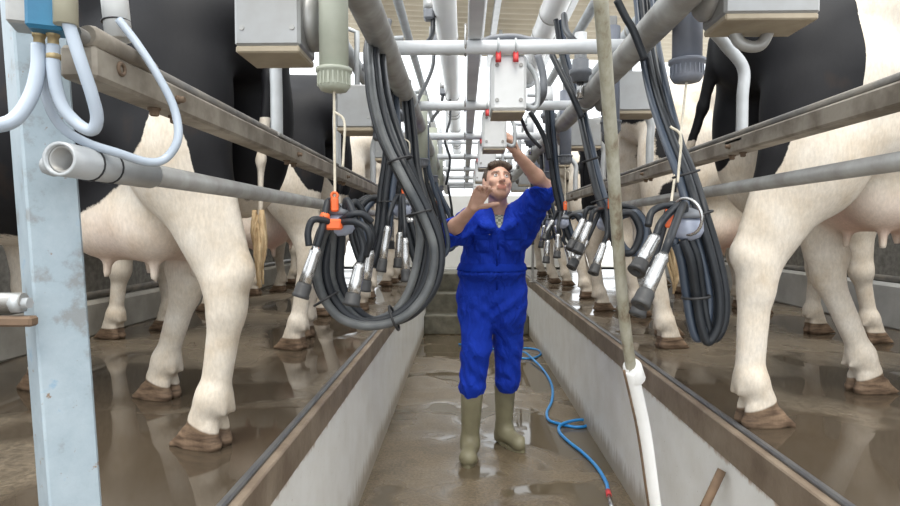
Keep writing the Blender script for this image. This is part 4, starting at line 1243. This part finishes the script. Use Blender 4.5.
def thin(pl, r, mat, lab):
    o = MB().tube(spline([at(*p) for p in pl], 8), r, 8).build('thin_hose', M[mat]); return tag(o, lab, 'hose')
thin([(433, 18, 2.9), (432, 35, 2.85), (424, 46, 2.7), (412, 52, 2.5)], .012, 'rubber', 'short black hose dropping from the tap nearest the top edge')
thin([(434, 45, 3.4), (433, 65, 3.2), (427, 82, 3.0), (418, 100, 2.8), (414, 118, 2.7)], .010, 'rubber', 'thin black hose curling down between the left pipe and the milk line')
thin([(443, 95, 4.6), (440, 108, 4.4), (432, 120, 4.2), (428, 135, 4.0)], .012, 'rubber', 'thin black hose below the farthest tap')
thin([(450, 100, 4.6), (450, 120, 4.5), (445, 140, 4.4), (450, 160, 4.4), (446, 185, 4.4)], .009, 'rubber', 'thin black hose hanging left of the white beam')
thin([(448, 185, 4.5), (452, 215, 4.5), (447, 235, 4.5), (443, 255, 4.4)], .009, 'rubber', 'thin black hose hanging in front of the white end wall')
thin([(564, 15, 2.3), (566, 30, 2.2), (573, 40, 2.1), (582, 48, 2.1)], .012, 'rubber', 'short black hose beside the white vacuum line')
thin([(552, 55, 2.2), (562, 75, 2.15), (572, 95, 2.1), (582, 118, 2.1)], .011, 'rubber', 'black hose dropping from the nearest cross pipe to the right pipe')
thin([(538, 55, 2.3), (543, 75, 2.3), (543, 95, 2.3), (536, 105, 2.4), (528, 108, 2.5)], .014, 'grey_plastic', 'grey hose curling beside the largest hanging box')
thin([(617, 0, 1.5), (626, 18, 1.5), (633, 30, 1.5), (645, 60, 1.5)], .010, 'rubber', 'black hose crossing behind the right overhead pipe near the top edge')
thin([(530, 112, 2.9), (538, 125, 2.9), (545, 140, 2.9), (549, 160, 2.9)], .012, 'rubber', "black hose just right of the man's raised hand")
thin([(521, 118, 3.2), (527, 132, 3.3), (533, 140, 3.3), (541, 148, 3.3)], .010, 'rubber', "thin black hose above the man's raised forearm")

# ------------------------------------------------------------------ milking clusters
def teat_cup(a, b, parent, sc=1.0, vis=True):
    """steel shell from a (short tube end) to b (mouthpiece)"""
    a = Vector(a); b = Vector(b); L = (b - a).length; ax = (b - a).normalized()
    sh = MB().lathe(a, ax, [(0, .008 * sc), (.0, .013 * sc), (L * .06, .0165 * sc), (L * .10, .019 * sc), (L * .14, .0175 * sc), (L * .45, .0195 * sc), (L * .76, .0205 * sc)], 18).build('teat_cup', M['steel'], parent)
    MB().lathe(a + ax * L * .72, ax, [(0, .0215 * sc), (L * .04, .024 * sc), (L * .20, .0245 * sc), (L * .22, .0265 * sc), (L * .27, .0265 * sc), (L * .28, .024 * sc), (L * .28, .012 * sc), (L * .20, .010 * sc)], 18).build('rubber_liner', M['rubber_end'], sh)
    MB().lathe(a - ax * .012, ax, [(0, .0085 * sc), (.02, .0095 * sc), (.03, .010 * sc)], 12).build('tube_end', M['rubber_end'], sh)
    return sh
def cluster(hook, clawp, cups, hoses, lab, grp, sc=1.0, mats=None, hook2=False):
    hook = Vector(hook); cw = Vector(clawp); cs = sc; sc = sc * .70
    e = empty('milking_cluster', cw, lab, 'milking cluster', grp)
    # claw: clear bowl with steel lid and four nozzles
    MB().lathe(cw + Vector((0, 0, .03 * sc)), (0, 0, -1), [(0, .012 * sc), (.006 * sc, .034 * sc), (.018 * sc, .044 * sc), (.045 * sc, .046 * sc), (.062 * sc, .036 * sc), (.072 * sc, .016 * sc)], 20).build('claw_bowl', M['clear'], e)
    MB().lathe(cw + Vector((0, 0, .022 * sc)), (0, 0, 1), [(0, .047 * sc), (.012 * sc, .046 * sc), (.022 * sc, .030 * sc), (.030 * sc, .012 * sc)], 20).build('claw_lid', M['grey_plastic'], e)
    mb = MB(); hv = hook - cw
    mb.tube(spline([cw + Vector((0, 0, .04 * sc)), cw + hv * .5 + Vector((.004, 0, .01)), hook], 5), .007 * sc, 8)
    mb.build('hanger', M['steel'], e)
    hk = MB(); hk.box(hook + Vector((0, -.004, -.008)) * sc, (.022 * sc, .016 * sc, .040 * sc), bev=.003)
    hk.torus(hook + Vector((0, -.004, .018 * sc)), (0, 1, 0), .009 * sc, .004 * sc, 14, 6)
    hk.build('hook', M['orange'], e)
    if hook2:
        k2 = MB(); k2.box(hook + Vector((.0, -.01, -.045)), (.034, .02, .022), bev=.004); k2.ball(hook + Vector((-.018, -.012, -.03)), .011, 10)
        k2.build('hook_clip', M['orange'], e)
    for (a, b) in cups:
        a = Vector(a); b = Vector(b); ax = (b - a).normalized(); teat_cup(a, b, e, cs * .64)
        hz = Vector((a.x - cw.x, a.y - cw.y, 0)); hz = hz.normalized() if hz.length > 1e-4 else Vector((1, 0, 0))
        st = cw + hz * .030 * sc + Vector((0, 0, .03 * sc))
        p = [st, st + hz * .022 * sc + Vector((0, 0, .028 * sc)), a - ax * .045 * sc + Vector((0, 0, .006)), a]
        MB().tube(spline(p, 8), .0075 * cs, 10).build('short_tube', M['rubber'], e)
    for (pl, r, mt) in hoses:
        MB().tube(spline(pl, 10), r, 12).build('milk_hose', M[mt], e)
    return e
def P(*l): return [Vector(at(*p)) for p in l]
def bundle(path, offs, r, mats):
    """parallel hoses running along one path; offsets are metres in x, z"""
    pts = P(*path); out = []
    for (ox, oy, oz), m_ in zip(offs, mats):
        out.append(([p + Vector((ox, oy, oz)) for p in pts], r, m_))
    return out
def tie(e, px, py, Y, R, ax=(0, 0, 1)):
    MB().torus(at(px, py, Y), ax, R, .0028, 18, 6).build('cable_tie', M['black'], e)

# left, nearest
hk = at(335, 202, 1.20)
hz = bundle([(378, 15, 1.95), (370, 45, 1.62), (371, 75, 1.46), (375, 105, 1.38), (385, 140, 1.32), (402, 175, 1.28), (421, 212, 1.27), (434, 250, 1.27), (428, 288, 1.27), (405, 316, 1.26), (372, 326, 1.25), (342, 319, 1.24), (324, 298, 1.23), (317, 270, 1.22), (322, 240, 1.21), (331, 222, 1.20)],
            [(0, 0, 0), (.014, .016, .002), (-.010, .018, .006)], .0095, ['rubber_grey', 'rubber', 'rubber'])
hz += bundle([(384, 20, 2.0), (377, 50, 1.70), (379, 85, 1.52), (387, 120, 1.42), (401, 160, 1.36), (414, 200, 1.36), (420, 240, 1.35), (411, 285, 1.33), (394, 312, 1.31), (366, 321, 1.29), (345, 306, 1.27), (332, 280, 1.25), (332, 245, 1.23), (334, 222, 1.21)],
             [(0, 0, 0), (.016, .01, .0)], .0095, ['rubber_grey', 'rubber'])
cl = cluster(hk, at(340, 222, 1.235), [(at(317, 247, 1.17), at(300, 298, 1.15)), (at(360, 263, 1.17), at(351, 306, 1.15)), (at(331, 240, 1.28), at(334, 277, 1.28)), (at(370, 250, 1.27), at(363, 291, 1.27))], hz,
        'milking cluster with orange hook and long hose loop, nearest on the left', 'milking clusters on the left', 1.0, hook2=True)
MB().tube(spline(P((309, 246, 1.16), (308, 232, 1.16), (313, 220, 1.165), (326, 221, 1.18), (334, 226, 1.2)), 8), .0068, 10).build('pulse_tube', M['rubber'], cl)
MB().tube(spline(P((372, 222, 1.20), (362, 214, 1.19), (350, 215, 1.19), (340, 221, 1.21)), 8), .0068, 10).build('pulse_tube', M['rubber'], cl)
MB().tube(spline(P((366, 256, 1.17), (370, 240, 1.16), (366, 228, 1.16), (354, 222, 1.17), (342, 222, 1.19)), 8), .0068, 10).build('pulse_tube', M['rubber'], cl)
for (px, py, Y, ax) in ((400, 160, 1.30, (.3, 0, -1)), (419, 213, 1.27, (.25, 0, -1)), (394, 318, 1.26, (1, 0, .4)), (326, 299, 1.23, (.6, 0, -1))):
    tie(cl, px, py, Y, .027, ax)
cylinder(*at(334, 80, 1.20)[:2], 1.66, M['cyl_cream'], M['cyl_cream'], 'greenish cream cylinder with a pull cord, nearest on the left', 'pull cord cylinders on the left', hk)
# left, second
hk = at(404, 190, 2.1)
hz = bundle([(386, 40, 2.3), (390, 100, 2.2), (391, 150, 2.15), (386, 190, 2.12), (382, 230, 2.08), (374, 262, 2.06), (366, 262, 2.08), (357, 235, 2.1), (358, 212, 2.12), (372, 198, 2.14), (392, 203, 2.12)], [(0, 0, 0), (.022, .012, 0), (-.02, .012, .0)], .012, ['rubber', 'rubber_blue', 'rubber'])
hz += bundle([(402, 80, 2.3), (408, 130, 2.25), (412, 170, 2.2), (422, 205, 2.15), (433, 235, 2.1), (430, 268, 2.1), (416, 262, 2.1), (408, 235, 2.1), (404, 222, 2.1)], [(0, 0, 0), (.022, .01, 0)], .012, ['rubber', 'rubber'])
cl = cluster(hk, at(402, 209, 2.12), [(at(388, 226, 2.02), at(381, 272, 2.0)), (at(400, 232, 2.06), at(398, 268, 2.05)), (at(405, 238, 2.0), at(406, 282, 1.98)), (at(391, 220, 2.2), at(390, 249, 2.2))], hz,
        'milking cluster with grey claw, second on the left between the hose loops', 'milking clusters on the left', 1.05)
tie(cl, 388, 202, 2.11, .032)
cylinder(*at(382, 120, 2.14)[:2], 1.70, M['cyl_cream'], M['grey_plastic'], 'cream cylinder with a pull cord, second on the left', 'pull cord cylinders on the left', hk)
# left, third to fifth
for i, (px, Y, xb) in enumerate(((428, 3.05, 0), (438, 4.0, 0), (444, 4.9, 0))):
    k = 600 / Y; hk = at(px - 2, 230 - .17 * k, Y); cp = Vector(at(px - 3, 230 - .08 * k, Y))
    cups = [(cp + Vector((a, b, -.02)), cp + Vector((a * 1.5, b * 1.3, -.17))) for a, b in ((-.06, -.05), (-.02, -.09), (.03, -.08), (-.08, .04))]
    hz = bundle([(px - 12, 230 - .52 * k, Y + .05), (px - 10, 230 - .30 * k, Y), (px + 2, 230 - .1 * k, Y), (px + 9, 230 + .06 * k, Y), (px + 7, 230 + .13 * k, Y), (px - 1, 230 + .14 * k, Y), (px - 8, 230 + .05 * k, Y), (px - 3, 230 - .06 * k, Y)], [(0, 0, 0), (.03, .012, 0), (.055, 0, .01)], .012, ['rubber', 'rubber', 'rubber_blue'])
    cluster(hk, cp, cups, hz, 'milking cluster, ' + ["third on the left, beside the man's elbow", 'fourth on the left, before the white end wall', 'farthest on the left'][i], 'milking clusters on the left', 1.05)
    cylinder(hk.x - .02, Y, 1.70, M['cyl_cream'], M['grey_plastic'], 'cream cylinder with a pull cord, ' + ['third', 'fourth', 'farthest'][i] + ' on the left', 'pull cord cylinders on the left', hk)
# right, nearest
hk = at(669, 218, 1.20)
hz = bundle([(636, -60, 2.0), (642, 0, 1.95), (647, 45, 1.85), (656, 90, 1.62), (671, 135, 1.42), (687, 175, 1.29), (699, 215, 1.22), (711, 255, 1.21), (719, 295, 1.21), (718, 326, 1.21), (708, 342, 1.21), (701, 325, 1.21), (696, 295, 1.21), (691, 262, 1.20), (683, 240, 1.20)],
            [(0, 0, 0), (.018, .014, .004), (-.014, .016, .004)], .0090, ['rubber', 'rubber', 'rubber_blue'])
hz += bundle([(650, -30, 2.0), (656, 30, 1.85), (666, 85, 1.62), (680, 140, 1.42), (697, 190, 1.31), (709, 240, 1.26), (714, 290, 1.25), (713, 325, 1.25), (703, 332, 1.24), (694, 300, 1.23), (684, 268, 1.22), (677, 243, 1.21)],
             [(0, 0, 0)], .0085, ['rubber_blue'])
cl = cluster(hk, at(687, 226, 1.215), [(at(656, 236, 1.12), at(636, 272, 1.08)), (at(664, 254, 1.06), at(640, 306, 1.02)), (at(652, 268, 1.20), at(637, 316, 1.18)), (at(700, 238, 1.30), at(706, 276, 1.32))], hz,
        'milking cluster nearest on the right, in front of the tan tail tip', 'milking clusters on the right', 1.0)
MB().tube(spline(P((648, 226, 1.14), (652, 212, 1.15), (664, 206, 1.17), (678, 208, 1.19), (688, 218, 1.21)), 8), .0068, 10).build('pulse_tube', M['rubber'], cl)
MB().torus(at(686, 222, 1.215) + Vector((-.010, -.030, .01)), (1, .55, .2), .036, .0032, 22, 8).build('claw_ring', M['steel'], cl)
for (px, py, Y, ax) in ((686, 174, 1.24, (.3, 0, -1)), (699, 214, 1.22, (.25, 0, -1)), (696, 297, 1.21, (.1, 0, -1))): tie(cl, px, py, Y, .026, ax)
cylinder(.562, 1.545, 1.757, M['cyl_grey'], M['cyl_grey'], 'blue grey cylinder with ribbed cap and pull cord, nearest on the right', 'pull cord cylinders on the right', hk, 1.25)
# right, second
hk = at(610, 203, 2.07)
hz = bundle([(556, 20, 2.8), (563, 60, 2.75), (576, 100, 2.6), (586, 145, 2.35), (595, 185, 2.15), (606, 220, 2.05), (618, 248, 2.05), (632, 252, 2.06), (640, 232, 2.07), (632, 214, 2.08), (618, 215, 2.08), (608, 222, 2.08)], [(0, 0, 0), (.024, .012, 0)], .0125, ['rubber', 'rubber_blue'])
hz += bundle([(640, 262, 2.1), (650, 240, 2.1), (640, 218, 2.12), (622, 212, 2.12), (606, 222, 2.1)], [(0, 0, 0), (0, .02, .02)], .011, ['rubber', 'rubber'])
cl = cluster(hk, at(606, 222, 2.1), [(at(584, 219, 1.98), at(570, 250, 1.95)), (at(590, 222, 1.95), at(577, 253, 1.92)), (at(587, 240, 2.0), at(571, 268, 1.96)), (at(604, 243, 1.96), at(593, 274, 1.92))], hz,
        'milking cluster with four splayed teat cups, just left of the leaning pole', 'milking clusters on the right', 1.05)
tie(cl, 590, 160, 2.09, .03, (.3, 0, -1)); tie(cl, 600, 200, 2.06, .03, (.3, 0, -1))
cylinder(hk.x, 2.07, 1.71, M['cyl_grey'], M['grey_plastic'], 'blue grey cylinder with a pull cord, second on the right', 'pull cord cylinders on the right', hk)
# right, third
hk = at(565, 206, 3.0)
hz = bundle([(546, 100, 3.0), (549, 140, 3.0), (553, 180, 3.0), (561, 215, 3.0), (570, 240, 3.0), (580, 245, 3.0), (583, 228, 3.0), (575, 215, 3.0), (566, 218, 3.0)], [(0, 0, 0), (.028, .012, 0), (.012, .03, 0)], .012, ['rubber', 'rubber_blue', 'rubber'])
cluster(hk, at(562, 222, 3.0), [(at(558, 234, 2.9), at(557, 258, 2.88)), (at(548, 240, 2.92), at(546, 263, 2.9)), (at(553, 220, 2.95), at(544, 240, 2.93)), (at(566, 245, 3.0), at(573, 266, 2.98))], hz,
        "milking cluster, third on the right between the man's arm and the pole", 'milking clusters on the right', 1.1)
cylinder(hk.x, 3.0, 1.71, M['cyl_grey'], M['grey_plastic'], 'blue grey cylinder with a pull cord, third on the right', 'pull cord cylinders on the right', hk)
for i, (px, Y) in enumerate(((545, 3.85), (535, 4.75))):
    k = 600 / Y; hk = at(px + 4, 230 - .15 * k, Y); cp = Vector(at(px + 2, 230 - .05 * k, Y))
    cups = [(cp + Vector((a, b, -.02)), cp + Vector((a * 1.8, b * 1.3, -.16))) for a, b in ((-.08, -.05), (-.03, -.09), (.04, -.08), (-.09, .05))]
    hz = bundle([(px - 4, 230 - .52 * k, Y + .05), (px - 2, 230 - .30 * k, Y), (px + 5, 230 - .1 * k, Y), (px + 11, 230 + .06 * k, Y), (px + 15, 230 + .02 * k, Y), (px + 9, 230 - .06 * k, Y), (px + 2, 230 - .03 * k, Y)], [(0, 0, 0), (.03, .012, 0)], .012, ['rubber', 'rubber_blue'])
    cluster(hk, cp, cups, hz, 'milking cluster, ' + ["fourth on the right, just right of the man's sleeve", 'farthest on the right'][i], 'milking clusters on the right', 1.05)
    cylinder(hk.x, Y, 1.71, M['cyl_grey'], M['grey_plastic'], 'blue grey cylinder with a pull cord, ' + ['fourth', 'farthest'][i] + ' on the right', 'pull cord cylinders on the right', hk)

# ------------------------------------------------------------------ leaning pole, hose, stick
def yt(py): return 1.02 + .48 * (py / 506)
path = [Vector(at(x, y, yt(y))) for x, y in ((600, -10), (606, 70), (612, 150), (617, 230), (624, 315), (632, 375))]
e = empty('leaning_pole', (.49, 1.6, 0), 'long worn pole leaning before the right pit wall, foot whitened by painted sun glare', 'pole')
MB().tube(spline(path, 6), .0125, 14).build('pole', M['pole'], e)
lp = [Vector(at(x, y, yt(y))) for x, y in ((631, 370), (636, 392), (645, 435), (655, 506))]
dd = (lp[-1] - lp[-2]).normalized(); lp.append(lp[-1] + dd * (lp[-1].z - .02) / -dd.z)
MB().tube(spline(lp, 6), .0155, 14).build('sun_glare_pole_foot', M['pole_glare'], e)  # lower pole, built thicker and coloured white to paint in its sun glare
MB().lathe(lp[0] + Vector((0, 0, .02)), lp[1] - lp[0], [(0, .014), (.01, .021), (.05, .024), (.06, .016)], 12).build('knot', M['pole_glare'], e)
mb = MB(); mb.tube([p + Vector((-.017, -.004, 0)) for p in spline(lp, 4)], .0035, 6); mb.build('cord', M['wood'], e)
a = Vector(at(722, 470, 1.95)); b = Vector(at(705, 506, 1.93)); d2 = b - a
o = MB().tube([a, b, a + d2 * (a.z - .013) / -d2.z], .0145, 12).build('broom_handle', M['wood'])
tag(o, 'brown wooden stick leaning against the right pit wall at the bottom edge', 'stick')
def gp(px, py, z=.011):
    d = RM @ Vector(((px - 450) / F, -(py - 253) / F, -1)); s = (z - CAMLOC.z) / d.z
    return CAMLOC + d * s
hp_ = [(459, 344), (475, 347), (500, 349), (525, 348), (538, 350), (541, 354), (533, 358), (520, 358), (516, 354), (524, 352), (534, 360), (545, 372), (552, 386), (552, 400), (547, 412), (549, 420), (560, 424), (575, 427), (586, 426), (588, 421), (578, 420), (562, 424), (559, 431), (568, 441), (582, 452), (596, 466), (606, 482), (608, 492)]
e = empty('garden_hose', gp(560, 430, 0), 'bright blue hose snaking along the pit floor behind the boots', 'hose')
pts = []
for i, (x, y) in enumerate(hp_): pts.append(gp(x, y, .011 + (.018 if i in (9, 10, 20, 21) else 0)))
MB().tube(spline(pts, 8), .0105, 12).build('hose', M['blue_hose'], e)
a = gp(608, 491); b = gp(610, 500)
MB().tube([a, lerp(a, b, .55)], .014, 12).build('red_collar', M['red_plastic'], e)
MB().tube([lerp(a, b, .5), b + (b - a) * 1.0], .011, 12).build('nozzle', M['steel'], e)

# ------------------------------------------------------------------ light
w = bpy.data.worlds.new('world'); SC.world = w; w.use_nodes = True
bg = w.node_tree.nodes['Background']
bg.inputs[0].default_value = (.93, .97, 1.0, 1); bg.inputs[1].default_value = 1.65
sun = bpy.data.lights.new('sun', 'SUN'); sun.energy = 2.9; sun.angle = math.radians(40); sun.color = (1, .95, .86)
so = bpy.data.objects.new('sun', sun); COL.objects.link(so)
so.rotation_euler = Vector((.0, .45, -.9)).to_track_quat('-Z', 'Y').to_euler()
SC.view_settings.view_transform = 'Standard'; SC.view_settings.look = 'None'
SC.view_settings.gamma = 1; SC.view_settings.use_curve_mapping = False
SC.view_settings.exposure = 0.38
